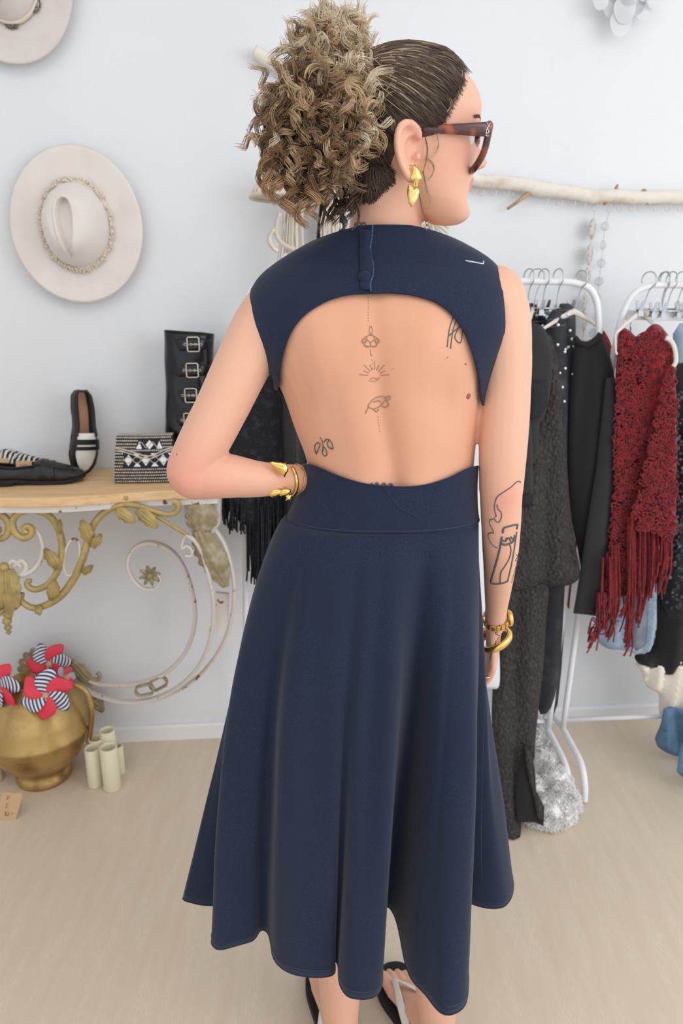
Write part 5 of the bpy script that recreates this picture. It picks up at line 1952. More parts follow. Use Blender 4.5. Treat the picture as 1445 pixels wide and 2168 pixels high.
def strokes(bvh, lines, name, m, parent, r=.0008, step=4, lift=.0003, label=None, smooth_=True):
    """lines drawn on a surface"""
    mb = MB()
    for ln in lines:
        w = r
        if isinstance(ln[0], float):
            w, ln = ln[0] * .72, ln[1:]
        p2 = spline([V((x, y, 0)) for x, y in ln], 4) if smooth_ and len(ln) > 2 else [V((x, y, 0)) for x, y in ln]
        seg = []
        for q in resample(p2, step, False):
            p, nn_ = on(bvh, q[0], q[1], lift)
            if p is not None and (not seg or (p - seg[-1]).length < .02):
                seg.append(p)
        if len(seg) > 1:
            mb.tube(seg, w, 5)
    if not mb.v:
        return None
    o = mb.build(name, m, parent)
    o['kind'] = 'stuff'
    if label:
        o['label'] = label
    return o


# ------------------------------------------------------------------ tattoos and moles
def circ(x, y, r, n=10, a0=0, a1=6.283, sy=1.0):
    return [(x + r * math.cos(a0 + (a1 - a0) * i / n), y + sy * r * math.sin(a0 + (a1 - a0) * i / n)) for i in range(n + 1)]


T = []
for i in range(9):                                          # sun rays
    a = math.pi * (1.02 + .96 * i / 8)
    T.append([(792 + 13 * math.cos(a), 795 + 12 * math.sin(a)), (792 + (26 if i % 2 else 32) * math.cos(a), 795 + (24 if i % 2 else 31) * math.sin(a))])
T += [[(782, 803), (790, 800), (797, 802), (804, 799)], [(780, 806), (790, 807), (800, 804)]]
T += [circ(784, 722, 16, 14, sy=.75), circ(777, 728, 7), circ(791, 728, 7), circ(784, 716, 8), circ(770, 722, 5), circ(798, 722, 5), [(784, 740), (784, 752)], [(783, 690), (781, 700), (784, 708), (788, 700), (785, 690)]]
T += [[(779, 630 + 6 * i), (779.5, 632 + 6 * i)] for i in range(9)] + [[(786 + i * .6, 752 + 9 * i), (786.5 + i * .6, 754 + 9 * i)] for i in range(4)] + [[(799 + i * .8, 882 + 6 * i), (799.5 + i * .8, 884 + 6 * i)] for i in range(6)]
strokes(BV, T, 'spine_tattoo', 'tattoo_pale', body_o, .0005, label='faint sun and flower line tattoo')
tur = [[(778, 860), (790, 845), (808, 839), (816, 843), (806, 858), (790, 866), (778, 860)], [(816, 843), (824, 838), (826, 843), (818, 848)], [(806, 858), (816, 862), (823, 855), (818, 850)], [(780, 862), (775, 870), (773, 876)], [(790, 866), (796, 872), (801, 866)], [(790, 852), (800, 848), (806, 852)]]
strokes(BV, tur, 'turtle_tattoo', 'tattoo_pale', body_o, .0008, label='faint swimming turtle tattoo')
leafs = [[(677, 925), (682, 935), (684, 955)], [(667, 952), (666, 944), (672, 937), (677, 940), (674, 950), (670, 959), (667, 952)], [(684, 945), (690, 952), (692, 962), (686, 965), (682, 957), (684, 945)], [(696, 930), (702, 938), (705, 950), (697, 948), (693, 940), (696, 930)], [(686, 936), (690, 930), (697, 930)], [(666, 955), (670, 962)], [(700, 948), (706, 950)]]
strokes(BV, leafs, 'leaf_tattoo', 'tattoo', body_o, .0009, label='dark leaf sprig tattoo at the waist')
strokes(BV, [[(958, 672), (950, 700), (946, 735)], [(966, 676), (958, 700), (953, 738)], [(948, 712), (962, 700), (974, 690)], [(972, 690), (962, 714), (974, 726), (978, 700)]], 'blade_tattoo', 'tattoo', body_o, .0008, label='line tattoo on the shoulder blade')
strokes(BV, [[(786, 1022), (790, 1030), (797, 1022), (803, 1030), (812, 1023), (818, 1030), (826, 1024), (832, 1031)]], 'waist_tattoo', 'tattoo', body_o, .0016, label='tattoo lettering just above the waistband')
strokes(BV, [[(750, 478), (753, 472), (753, 484)], circ(760, 475, 4), [(757, 485), (763, 478)], circ(770, 476, 4, sy=1.2)], 'nape_tattoo', 'tattoo', body_o, .0008, label='small tattooed numerals at the nape')
arm_t = [[.0011, (1101, 1022), (1099, 1019), (1092, 1021), (1080, 1032), (1062, 1044), (1052, 1052), (1047, 1066), (1047, 1080), (1050, 1092), (1047, 1095)], [.0011, (1052, 1068), (1054, 1078), (1060, 1084), (1061, 1095), (1056, 1105), (1050, 1104), (1046, 1098), (1040, 1100)],
         [.0012, (1038, 1098), (1036, 1108), (1042, 1120), (1044, 1128), (1036, 1128), (1033, 1134), (1038, 1148), (1044, 1155), (1052, 1160)],
         [.0022, (1064, 1128), (1066, 1118), (1080, 1113), (1095, 1110)], [.0022, (1095, 1110), (1093, 1120)], [.0024, (1062, 1136), (1058, 1160), (1050, 1192), (1041, 1224), (1040, 1234), (1050, 1236), (1064, 1234), (1074, 1230)],
         [.0016, (1093, 1126), (1088, 1160), (1082, 1195), (1074, 1230)], [.0014, (1078, 1152), (1081, 1164), (1078, 1180), (1070, 1196), (1060, 1212), (1058, 1234)],
         [.0026, (1061, 1150), (1068, 1153), (1076, 1151), (1084, 1147), (1091, 1136)], [.0016, (1063, 1143), (1068, 1146), (1072, 1138)], [.0016, (1070, 1146), (1076, 1138), (1080, 1146)], [.0016, (1080, 1136), (1086, 1142), (1088, 1132)],
         [.0009, (1092, 1174), (1095, 1178), (1090, 1186), (1093, 1188)], [.0007, (1094, 1190), (1088, 1210), (1082, 1234)],
         [.0009, (1011, 986), (1016, 992), (1012, 995)], [.0008, (1008, 940), (1012, 950), (1011, 960)]]
strokes(BV, arm_t, 'forearm_tattoo', 'tattoo', body_o, .0012, label='bold line tattoo of a smoking match on the forearm')
strokes(BV, [[.001, (1056, 1322), (1059, 1333), (1048, 1340), (1056, 1346), (1052, 1354)], [.001, (1050, 1356), (1047, 1366)], [.0018, (1042, 1378), (1038, 1396)]], 'wrist_tattoo', 'tattoo', body_o, .001)
strokes(BV, [[(538, 598), (531, 604), (530, 612), (534, 616)]], 'shoulder_tattoo', 'tattoo', body_o, .0014)
mo = MB()
for x, y, r in ((991, 839, .0042), (985, 771, .0015), (947, 757, .001), (1097, 578, .001), (374, 962, .0012), (832, 780, .0008), (990, 841, .003)):
    p, nn_ = on(BV, x, y, 0)
    if p is not None:
        q = nn_.to_track_quat('Z', 'Y').to_matrix()
        mo.ell(p, (r, r, r * .2), q, 12, 6)
tag(mo.build('moles', 'mole', body_o), kind='stuff')

# ------------------------------------------------------------------ dress
tm = torso_mb()
me = tm.mesh('torso_raw')
o = bpy.data.objects.new('torso_raw', me)
COL.objects.link(o)
md = o.modifiers.new('r', 'REMESH')
md.mode = 'VOXEL'
md.voxel_size = .0045
ms = o.modifiers.new('s', 'SMOOTH')
ms.factor, ms.iterations = .5, 12
me = baked(o)
me.calc_loop_triangles()
tv = np.array([tuple(v.co) for v in me.vertices])
tn = np.array([tuple(v.normal) for v in me.vertices])
tri = [tuple(t.vertices) for t in me.loop_triangles]
bpy.data.meshes.remove(me)
OFF = .0065
tv = tv + tn * OFF


def clip_tris(verts, tris, f):
    """keep f > 0, cutting triangles along f = 0"""
    out_v, out_f, vm, em = [], [], {}, {}

    def vid(i):
        if i not in vm:
            vm[i] = len(out_v)
            out_v.append(V(verts[i]))
        return vm[i]

    def eid(i, j):
        k = (min(i, j), max(i, j))
        if k not in em:
            t = f[i] / (f[i] - f[j])
            em[k] = len(out_v)
            out_v.append(V(verts[i]).lerp(V(verts[j]), t))
        return em[k]
    for t in tris:
        s = [f[i] > 0 for i in t]
        if all(s):
            out_f.append(tuple(vid(i) for i in t))
        elif any(s):
            poly = []
            for k in range(3):
                i, j = t[k], t[(k + 1) % 3]
                if s[k]:
                    poly.append(vid(i))
                if s[k] != s[(k + 1) % 3]:
                    poly.append(eid(i, j))
            out_f.append(tuple(poly))
    return out_v, out_f


tp = projn(tv)
sm2 = lambda l: [tuple(p.xy) for p in spline([V((x, y, 0)) for x, y in l], 4, closed=True)]
HOLE = sm2([(790, 620), (740, 622), (700, 632), (666, 649), (636, 672), (613, 705), (599, 745), (591, 785), (589, 815), (570, 850), (565, 900), (575, 960), (610, 982), (655, 985), (690, 998), (730, 1014), (780, 1027), (850, 1032), (900, 1028), (950, 1013), (985, 996),
             (1010, 988), (1050, 985), (1070, 900), (1030, 868), (1018, 845), (1014, 800), (1003, 755), (985, 706), (958, 666), (925, 640), (880, 625), (830, 619)])
ARML = sm2([(560, 560), (541, 590), (531, 625), (530, 690), (545, 742), (566, 782), (578, 800), (580, 830), (560, 850), (480, 850), (400, 700), (450, 560)])
ARMR = sm2([(1050, 520), (1056, 560), (1061, 610), (1067, 690), (1056, 742), (1036, 800), (1026, 845), (1022, 880), (1060, 900), (1150, 850), (1200, 700), (1150, 500)])
ZSEAM = 1.077
ZNECK = at(820, 479, .99).z
mpx = FPX / 1.0
fh = np.maximum(sdist(HOLE, tp), (tv[:, 1] - np.interp(tp[:, 1], [790, 875], [.995, 1.10])) * mpx)
fa = np.minimum(sdist(ARML, tp), sdist(ARMR, tp))
fn_ = (ZNECK - tv[:, 2] - (tv[:, 1] - .99).clip(0, 1) * .45) * mpx
fall = np.minimum(np.minimum(fh, fa), fn_)
fb = np.minimum(fall, (tv[:, 2] - ZSEAM) * mpx)
SPLIT = at(800, 990, .95).z
dress_v, dress_f = clip_tris(tv, tri, fb)


def mesh_part(vs, fs, name, m, parent, thick):
    mb = MB()
    mb.v, mb.f = vs, fs
    o = mb.build(name, m, parent)
    md = o.modifiers.new('thickness', 'SOLIDIFY')
    md.thickness, md.offset = thick, 0
    return o


bod = mesh_part(dress_v, dress_f, 'dress_bodice', 'denim', person, .0024)
bod['label'] = 'dark denim bodice with a large open back'
DV = BVHTree.FromPolygons(dress_v, dress_f)
# piping along the open back and arm holes: walk the free edges
cnt = {}
for f in dress_f:
    for a, b in zip(f, f[1:] + f[:1]):
        k = (min(a, b), max(a, b))
        cnt[k] = cnt.get(k, 0) + 1
adj = {}
for (a, b), c in cnt.items():
    if c == 1:
        adj.setdefault(a, []).append(b)
        adj.setdefault(b, []).append(a)
seen = set()
for s0 in list(adj):
    if s0 in seen or len(adj[s0]) != 2:
        continue
    loop, cur, prv = [s0], adj[s0][0], s0
    seen.add(s0)
    while cur != s0 and cur not in seen:
        seen.add(cur)
        loop.append(cur)
        nx_ = [q for q in adj[cur] if q != prv]
        if not nx_:
            break
        prv, cur = cur, nx_[0]
    if len(loop) > 30:
        P = [dress_v[i] for i in loop]
        for _ in range(4):
            P = [(P[i - 1] + P[i] * 2 + P[(i + 1) % len(P)]) / 4 for i in range(len(P))]
        if sum(p.z for p in P) / len(P) > ZSEAM + .005:
            MB().tube(P, .0017, 6, closed=True).build('edge_piping', 'denim', bod)

# skirt: seam ring at the waist to the wavy hem
ZH = .42
hemv = [(415, 1896), (424, 1911), (444, 1916), (466, 1918), (488, 1926), (470, 1958), (452, 1988), (458, 2003), (471, 2008), (496, 2002), (520, 1996), (538, 1990), (550, 1972), (566, 1976), (574, 2000), (578, 2022), (590, 2042), (614, 2058), (648, 2066), (684, 2067), (706, 2060), (706, 2035), (716, 2045), (718, 2078), (734, 2104), (758, 2110), (784, 2108), (802, 2094), (808, 2060), (802, 2005), (806, 1950), (820, 1926), (838, 1950), (850, 2000), (858, 2036), (872, 2072), (900, 2100), (922, 2128), (942, 2140), (966, 2134), (984, 2114), (988, 2070), (982, 2005), (974, 1940), (980, 1912),
        (1004, 1918), (1030, 1923), (1058, 1920), (1072, 1904)]
hem = [atz(x, y, ZH) for x, y in hemv]
hx = (hem[0].x + hem[-1].x) / 2
nF = 26
for i in range(1, nF):
    a = math.pi * i / nF
    r = 1 + .05 * math.sin(a * 9)
    p = V((hx + (hem[-1].x - hx) * math.cos(a) * r, .965 + .235 * math.sin(a) * r, ZH))
    hem.append(p)
hem = spline(hem, 5, closed=True)
for _ in range(3):
    hem = [(hem[i - 1] + hem[i] * 2 + hem[(i + 1) % len(hem)]) / 4 for i in range(len(hem))]
nh = len(hem)
# top loop: slice of the bodice at the seam by angle
sl = tv[np.abs(tv[:, 2] - ZSEAM) < .006]
cxs, cys = (sl[:, 0].min() + sl[:, 0].max()) / 2, (sl[:, 1].min() + sl[:, 1].max()) / 2
ang = np.arctan2(sl[:, 1] - cys, sl[:, 0] - cxs)
rr_ = np.hypot(sl[:, 0] - cxs, sl[:, 1] - cys)
od = np.argsort(ang)
ang, rr_ = ang[od], rr_[od]
hcx, hcy = sum(p.x for p in hem) / nh, sum(p.y for p in hem) / nh
ha = np.unwrap([math.atan2(p.y - hcy, p.x - hcx) for p in hem])
arc = np.cumsum([0] + [(hem[(i + 1) % nh] - hem[i]).length for i in range(nh)])
tot = ha[0] + (ha[-1] - ha[0]) * 1.0
uni = ha[0] + (arc[:-1] / arc[-1]) * 2 * math.pi * (1 if ha[-1] > ha[0] else -1)
sgn = 1 if ha[-1] > ha[0] else -1
ta = uni * .5 + ha * .5


def lowpass(x, win):                                     # circular moving average, three passes
    x = np.array(x)
    for _ in range(3):
        pad = np.concatenate([x[-win:], x, x[:win]])
        x = np.convolve(pad, np.ones(2 * win + 1) / (2 * win + 1), 'same')[win:-win]
    return x


lin = ha[0] + sgn * np.arange(nh) / nh * 2 * math.pi
ta = lin + lowpass(ta - lin, nh // 14)
wn = nh // 16
hsx, hsy = lowpass([p.x for p in hem], wn), lowpass([p.y for p in hem], wn)


_g = np.linspace(-math.pi, math.pi, 181)[:-1]
_r = lowpass(np.interp(_g, ang, rr_, period=2 * math.pi), 5)


def toprad(a):
    a = (a + math.pi) % (2 * math.pi) - math.pi
    return float(np.interp(a, _g, _r, period=2 * math.pi))


NV_ = 56
rows = []
for k in range(NV_ + 1):
    t = k / NV_
    row = []
    for i in range(nh):
        r = toprad(ta[i]) + .0008
        p0 = V((cxs + r * math.cos(ta[i]), cys + r * math.sin(ta[i]), ZSEAM + .003))
        p1 = hem[i]
        # smooth over the hips, folds open towards the hem
        te = t ** .94
        ps = V((hsx[i], hsy[i], ZH))
        p = p0.lerp(ps, te) + (p1 - ps) * (t ** 1.0) * 1.08
        p.z = p0.z + (p1.z - p0.z) * t
        d = V((math.cos(ta[i]), math.sin(ta[i]), 0))
        p += d * (math.sin(math.pi * t ** .62) * (.030 * max(0, -d.x) ** 1.5 + .012 * max(0, -d.y) + .003))
        p += d * (.004 * noise.noise(V((ta[i] * 4, t * 3, 2))) + .0045 * math.sin(13 * ta[i] + 1.5 * t) + .003 * math.sin(21 * ta[i] - 2 * t + 1)) * math.sin(math.pi * t) ** 1.2
        row.append(p)
    rows.append(row)
sk_ = MB().loft(rows, cap=False)
skirt = sk_.build('dress_skirt', 'denim', person)
skirt['label'] = 'flared midi skirt falling in deep folds'
md = skirt.modifiers.new('thickness', 'SOLIDIFY')
md.thickness, md.offset = .002, 0
SV = BVHTree.FromPolygons(sk_.v, sk_.f)
MB().tube([p + V((0, 0, .001)) for p in rows[-1]], .0017, 6, closed=True).build('hem', 'denim', skirt)
MB().tube([rows[-2][i] + V((0, 0, .0)) + (V((math.cos(ta[i]), math.sin(ta[i]), 0)) * .0012) for i in range(nh)], .0007, 4, closed=True).build('hem_stitching', 'stitch_dk', skirt)


def hug(z, lift):                                          # a ring lying on the bodice at height z
    out = []
    for i in range(0, nh, 2):
        r = toprad(ta[i])
        q = DV.find_nearest(V((cxs + r * math.cos(ta[i]), cys + r * math.sin(ta[i]), z)))
        out.append(q[0] + V((math.cos(ta[i]), math.sin(ta[i]), 0)) * lift)
    return out


MB().tube(hug(ZSEAM + .0015, .0006), .0016, 5, closed=True).build('waist_seam', 'denim', skirt)
MB().tube(hug(ZSEAM + .007, .0012), .0007, 4, closed=True).build('waist_stitching', 'stitch_dk', skirt)
strokes(SV, [[(1020, 1330), (1024, 1480), (1020, 1640), (1018, 1780), (1020, 1900)]], 'side_seam', 'stitch_dk', skirt, .0009, 6)
# bodice details: placket, covered buttons, tag thread, top stitching
pl = MB()
P = [on(DV, x, y, .003) for x, y in ((770, 474), (791, 474), (788, 510), (785, 540), (790, 572), (785, 600), (783, 621), (763, 621), (764, 560), (766, 510))]
P = [p for p, _ in P if p is not None]


def sheet(mb, edgeA, edgeB, lift, nn=14):
    A = spline([q for q in (on(DV, x, y, lift)[0] for x, y in edgeA) if q is not None], 5)
    B = spline([q for q in (on(DV, x, y, lift)[0] for x, y in edgeB) if q is not None], 5)
    mb.grid(lambda u, v: A[int(v * (len(A) - 1))].lerp(B[int(v * (len(B) - 1))], u) + V((0, -.0025 * math.sin(math.pi * u), 0)), 8, len(A))


sheet(pl, [(762, 490), (763, 520), (763, 560), (763, 615)], [(788, 490), (784, 530), (789, 572), (784, 615)], .003)
pl.build('placket', 'denim', bod, solid=.002)
strokes(DV, [[(789, 479), (787, 505), (783, 535), (789, 562), (789, 585), (784, 602), (784, 620)]], 'placket_edge', 'denim_edge', bod, .0013, 4, .004)
for x, y in ((774, 538), (772, 590)):
    p, nn_ = on(DV, x, y, .0035)
    MB().ell(p, (.0085, .0085, .0042), nn_.to_track_quat('Z', 'Y').to_matrix(), 18, 8).build('covered_button', 'denim', bod)
strokes(DV, [[(984, 553), (1000, 556), (1021, 560), (1022, 554)]], 'thread_tag', 'stitch', bod, .0009, 3, .0012, label='white stitched tag thread on the shoulder', smooth_=False)
strokes(DV, [[(1050, 560), (1054, 610), (1060, 690), (1049, 742), (1030, 800), (1022, 840)]], 'armhole_stitching', 'stitch_dk', bod, .0006, 5, .0012)
strokes(DV, [[(810, 1034), (826, 1050), (838, 1070), (858, 1084), (880, 1092)]], 'waist_crease', 'denim', bod, .0022, 4, -.0002)
# ================================================================== hair
NF = V((0, -1, 0))
def H(x, y, z):
    return HMX @ V((x, y, z))


cap = MB()
hz2 = list(np.linspace(-.095, .113, 60))
cap.loft([[head_local(z, 2 * math.pi * j / 90, .0) for j in range(90)] for z in hz2])
hl_x = lambda z: np.interp(z, [-.09, -.075, -.05, -.03, -.012, .0, .02, .045, .065, .085, .10, .12], [-.075, -.062, -.050, -.044, -.034, .004, .018, .028, .038, .046, .050, .06])
cv, ctri = [], []
for p in cap.v:
    c_ = V((-.01, 0, .01))
    d = (p - c_)
    k = max(.12, min(1, (hl_x(p.z) - p.x) / .035))
    cv.append(p + d.normalized() * (.009 * k))
for f in cap.f:
    for k in range(1, len(f) - 1):
        ctri.append((f[0], f[k], f[k + 1]))
cvn = np.array([tuple(p) for p in cv])
fhair = hl_x(cvn[:, 2]) - cvn[:, 0] + .004 * np.array([noise.noise(V(p) * 60) for p in cvn])
fhair = np.minimum(fhair, cvn[:, 2] + .052)
v_, f_ = clip_tris(cvn, ctri, fhair)
mb = MB()
mb.v = [HMX @ p for p in v_]
mb.f = f_
DK, MD, BL, PB_ = srgb(70, 57, 49), srgb(106, 86, 70), srgb(196, 172, 138), srgb(228, 212, 186)
mb.c = [tuple(np.array(DK) * (.85 + .3 * random.random())) for _ in mb.v]
hair = mb.build('hair', 'hair', person)
hair['label'] = 'dark blond curly hair swept up into a high bun'
md = hair.modifiers.new('thickness', 'SOLIDIFY')
md.thickness, md.offset = .004, -1
CB = BVHTree.FromPolygons([V(p) for p in cv], ctri)
cen_ = V((-.01, 0, .01))
bun_l = V((-.088, -.022, .055))


def scalp(d, lift):
    h = CB.ray_cast(cen_, d)
    return h[0] + d * lift if h[0] is not None else cen_ + d * .09


def mixc(a, b, t):
    return tuple(np.array(a) * (1 - t) + np.array(b) * t)


random.seed(31)
st = MB()
ed = (bun_l - cen_).normalized()
for k in range(2900):
    u = random.random()
    sd = random.choice((-1, -1, -1, 1))
    if u < .72:                                           # from the front and side hairline
        z = random.uniform(-.02, .108)
        x = hl_x(z) + random.uniform(-.004, .006) - random.uniform(0, .03) * (random.random() ** 2) * 3
        w = np.interp(z, _z, [r[3] for r in HR])
        f = np.interp(z, _z, [r[1] for r in HR])
        y = sd * w * math.sqrt(max(0, 1 - (max(0, x) / max(f, .01)) ** 2))
        y *= random.uniform(.0, 1) if z > .07 else 1
        if z < .006 and x > -.05:
            continue
        s_ = V((x, y, z))
    else:                                                 # nape going up
        z = random.uniform(-.088, -.03)
        a = random.uniform(.45, 1.0) * math.pi * (1 if sd > 0 else -1)
        s_ = head_local(z, a)
        if s_.x > hl_x(z):
            continue
    d0 = (s_ - cen_).normalized()
    pts_ = []
    lift = random.uniform(.0005, .0035)
    n_p = 13
    sway = random.uniform(-.05, .05)
    side = d0.cross(ed)
    for i in range(n_p):
        t = i / (n_p - 1)
        d = d0.slerp(ed, t)
        d = (d + side * sway * math.sin(math.pi * t)).normalized()
        pts_.append(HMX @ scalp(d, lift + .006 * t * t + .002 * math.sin(t * 9 + k)))
    r_ = random.random()
    if r_ < .05:
        c0c, c1c = MD, PB_
    elif r_ < .22:
        c0c, c1c = MD, BL
    else:
        c0c = mixc(DK, MD, random.random() * .5)
        c1c = mixc(DK, MD, random.random())
    st.tube(pts_, [.00015, .0005, .0008, .0008, .0008, .0006], 3, col=[mixc(c0c, c1c, i / (n_p - 1)) for i in range(n_p) for _ in (0,)])
tag(st.build('scalp_strands', 'hair', hair), kind='stuff')

# bun: two overlapping masses covered by coiled locks
BUN = [(at(672, 255, .945), V((.052, .052, .060))), (at(704, 130, .965), V((.030, .032, .032))), (at(728, 225, .955), V((.034, .042, .052)))]
core = MB()
for c, r in BUN:
    core.ell(c, tuple(r * .82), None, 26, 18)
for p in core.v:
    p += V((noise.noise(p * 45), noise.noise(p * 45 + V((3, 0, 0))), noise.noise(p * 45 + V((0, 3, 0))))) * .010
core.c = [mixc(srgb(70, 50, 38), srgb(150, 116, 80), max(0, min(1, (p.z - 1.58) / .13))) for p in core.v]  # lightens upward: part hair tone, part shading put into the colour
core.build('bun_core', 'hair', hair)
locks = MB()


def lock(start, d, length, cr, turns, c0, c1, strands, grav, rad_, spread=.0016, n_p=34):
    p = V(start)
    d = V(d).normalized()
    path = []
    for i in range(n_p):
        path.append(p.copy())
        p = p + d * (length / n_p)
        d = (d + V((0, 0, -grav / n_p))).normalized()
    ph = random.uniform(0, 6.28)
    sg = random.choice((-1, 1))
    e1 = (path[-1] - path[0]).normalized().orthogonal().normalized()
    for s in range(strands):
        o1, o2, o3 = (random.uniform(-1, 1) * spread for _ in range(3))
        dph = random.uniform(-.35, .35)
        out = []
        for i in range(n_p):
            t = i / (n_p - 1)
            tn_ = (path[min(i + 1, n_p - 1)] - path[max(i - 1, 0)]).normalized()
            a_ = (e1 - tn_ * e1.dot(tn_)).normalized()
            b_ = tn_.cross(a_)
            rr = cr * (.35 + .65 * min(1, t * 2.2)) * (1 - .25 * t)
            w = ph + dph + sg * turns * 6.283 * t
            out.append(path[i] + a_ * (rr * math.cos(w)) + b_ * (rr * math.sin(w)) + V((o1, o2, o3)) * (.6 + .8 * t))
        cc0, cc1 = mixc(c0, c1, random.uniform(-.05, .25)), mixc(c1, c0, random.uniform(-.1, .3))
        locks.tube(out, [rad_ * .7, rad_, rad_, rad_ * .8, rad_ * .3], 3, col=[mixc(cc0, cc1, min(1, i / (n_p - 1) * 1.2)) for i in range(n_p)])


random.seed(17)
for k in range(760):
    c, r = BUN[random.choice((0, 0, 0, 1, 1, 2))]
    a, b = random.uniform(0, 6.283), math.acos(random.uniform(-1, 1))
    dv = V((math.sin(b) * math.cos(a), math.sin(b) * math.sin(a), math.cos(b)))
    if dv.y > .35:
        continue
    s = c + V((dv.x * r.x, dv.y * r.y, dv.z * r.z)) * random.uniform(.70, 1.0)
    tang = dv.cross(V((random.uniform(-1, 1), random.uniform(-1, 1), random.uniform(-1, 1)))).normalized()
    dirn = dv * random.uniform(.0, .55) + tang * random.uniform(.5, 1.0) + V((-.1, 0, -.1))
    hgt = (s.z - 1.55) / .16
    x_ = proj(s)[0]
    bright = hgt * .75 + (.35 if x_ > 730 else 0) + (.2 if x_ < 600 else 0) + random.uniform(-.25, .45)  # blond tones with shading painted in: lighter on top and at both sides
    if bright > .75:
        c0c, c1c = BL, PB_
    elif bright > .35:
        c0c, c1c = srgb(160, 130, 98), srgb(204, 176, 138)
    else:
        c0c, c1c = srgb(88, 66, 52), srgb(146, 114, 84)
    lock(s, dirn, random.uniform(.028, .062), random.uniform(.0035, .0085), random.uniform(1.0, 2.4), c0c, c1c, 12, random.uniform(.2, .9), .00062, .0027, 22)
# hanging ringlets under the bun and the tuft on top
for x, y, L_, cr in ((588, 330, .055, .008), (606, 345, .06, .009), (640, 350, .07, .010), (662, 352, .06, .009), (690, 350, .045, .008), (572, 290, .06, .009), (566, 250, .07, .010), (622, 352, .05, .008), (745, 270, .05, .010), (770, 255, .045, .012), (760, 225, .05, .012), (560, 300, .06, .007)):
    for q in range(2):
        lock(at(x + random.uniform(-5, 5), y + random.uniform(-6, 6), .93 + random.uniform(-.01, .02)), (random.uniform(-.2, .1), -.1, -1), L_, cr, random.uniform(1.4, 2.2), srgb(132, 100, 74), srgb(188, 152, 114), 18, .2, .0007, .0026, 40)
for k in range(70):
    x = random.uniform(660, 755)
    lock(at(x, random.uniform(75, 130), .955), (random.uniform(-.5, .5), random.uniform(-.4, .2), 1), random.uniform(.025, .05), random.uniform(.004, .009), random.uniform(.7, 1.7), srgb(188, 160, 122), PB_, 9, random.uniform(.4, 1.8), .0006, .0026)
# frizz and fly-aways
for k in range(150):
    c, r = BUN[random.choice((0, 0, 1, 2))]
    a = random.uniform(0, 6.283)
    dv = V((math.cos(a), random.uniform(-.6, .1), math.sin(a))).normalized()
    s = c + V((dv.x * r.x, dv.y * r.y, dv.z * r.z))
    lock(s, dv + V((random.uniform(-.6, .6), 0, random.uniform(-.6, .6))), random.uniform(.015, .035), random.uniform(.004, .012), random.uniform(.5, 1.6), BL, PB_, 1, .4, .00028)
tag(locks.build('bun_curls', 'hair', hair), kind='stuff')
# nape hair combed up under the bun
locks = MB()
for k in range(520):
    x0, y0 = random.uniform(742, 838), 0
    y0 = np.interp(x0, [742, 790, 838], [432, 428, 385]) + random.uniform(-22, 6)
    x1, y1 = random.uniform(735, 800), random.uniform(300, 340)
    P = []
    bend = random.uniform(-12, 12)
    lf = random.uniform(.001, .006)
    for i in range(9):
        t = i / 8
        p, nn_ = on(BV, x0 + (x1 - x0) * t + bend * math.sin(t * 3.14), y0 + (y1 - y0) * t, .001 + lf * (.3 + t))
        if p is not None and (not P or (p - P[-1]).length < .03):
            P.append(p)
    if len(P) > 4:
        cA, cB = mixc(DK, MD, random.random() * .6), mixc(DK, MD, random.random())
        locks.tube(P, [.0004, .0012, .0013, .0012], 3, col=[mixc(cA, cB, i / len(P)) for i in range(len(P))])
tag(locks.build('nape_strands', 'hair', hair), kind='stuff')
# loose curls at nape, temple and beside the ear
locks = MB()
for k in range(60):
    x, y = random.uniform(700, 775), random.uniform(330, 425)
    p, nn_ = on(BV, max(x, 752), y, .008)
    if p is None:
        continue
    p.x += (x - max(x, 752)) / FPX * .9
    lock(p, (random.uniform(-.6, .2), -.3, -.7), random.uniform(.03, .06), random.uniform(.003, .009), random.uniform(.6, 1.6), DK, MD, 6, .4, .0008, .002)
for pts_ in ([(893, 285), (900, 310), (899, 335), (894, 358), (890, 372)], [(900, 335), (914, 345), (918, 362), (910, 378), (904, 382)], [(915, 262), (924, 285), (928, 305), (920, 325), (906, 336)],
             [(930, 205), (950, 215), (946, 235), (932, 245)], [(945, 160), (968, 180), (966, 205), (950, 222)], [(962, 150), (976, 158), (974, 172)], [(892, 360), (898, 390), (903, 410), (908, 420), (902, 436)],
             [(885, 400), (893, 440), (900, 460), (904, 478), (890, 492), (882, 500)]):
    P = []
    for x, y in [tuple(q.xy) for q in spline([V((x, y, 0)) for x, y in pts_], 5)]:
        p, nn_ = on(BV, x, y, .004)
        P.append(p if p is not None else at(x, y, .965))
    for q in range(2):
        o_ = V((random.uniform(-1, 1), random.uniform(-1, 0), random.uniform(-1, 1))) * .0012
        locks.tube([p + o_ * (1 + .1 * i) for i, p in enumerate(P)], [.0004, .0006, .0005, .0002], 3, col=[mixc(MD, BL, i / len(P)) for i in range(len(P))])
tag(locks.build('loose_curls', 'hair', hair), kind='stuff')

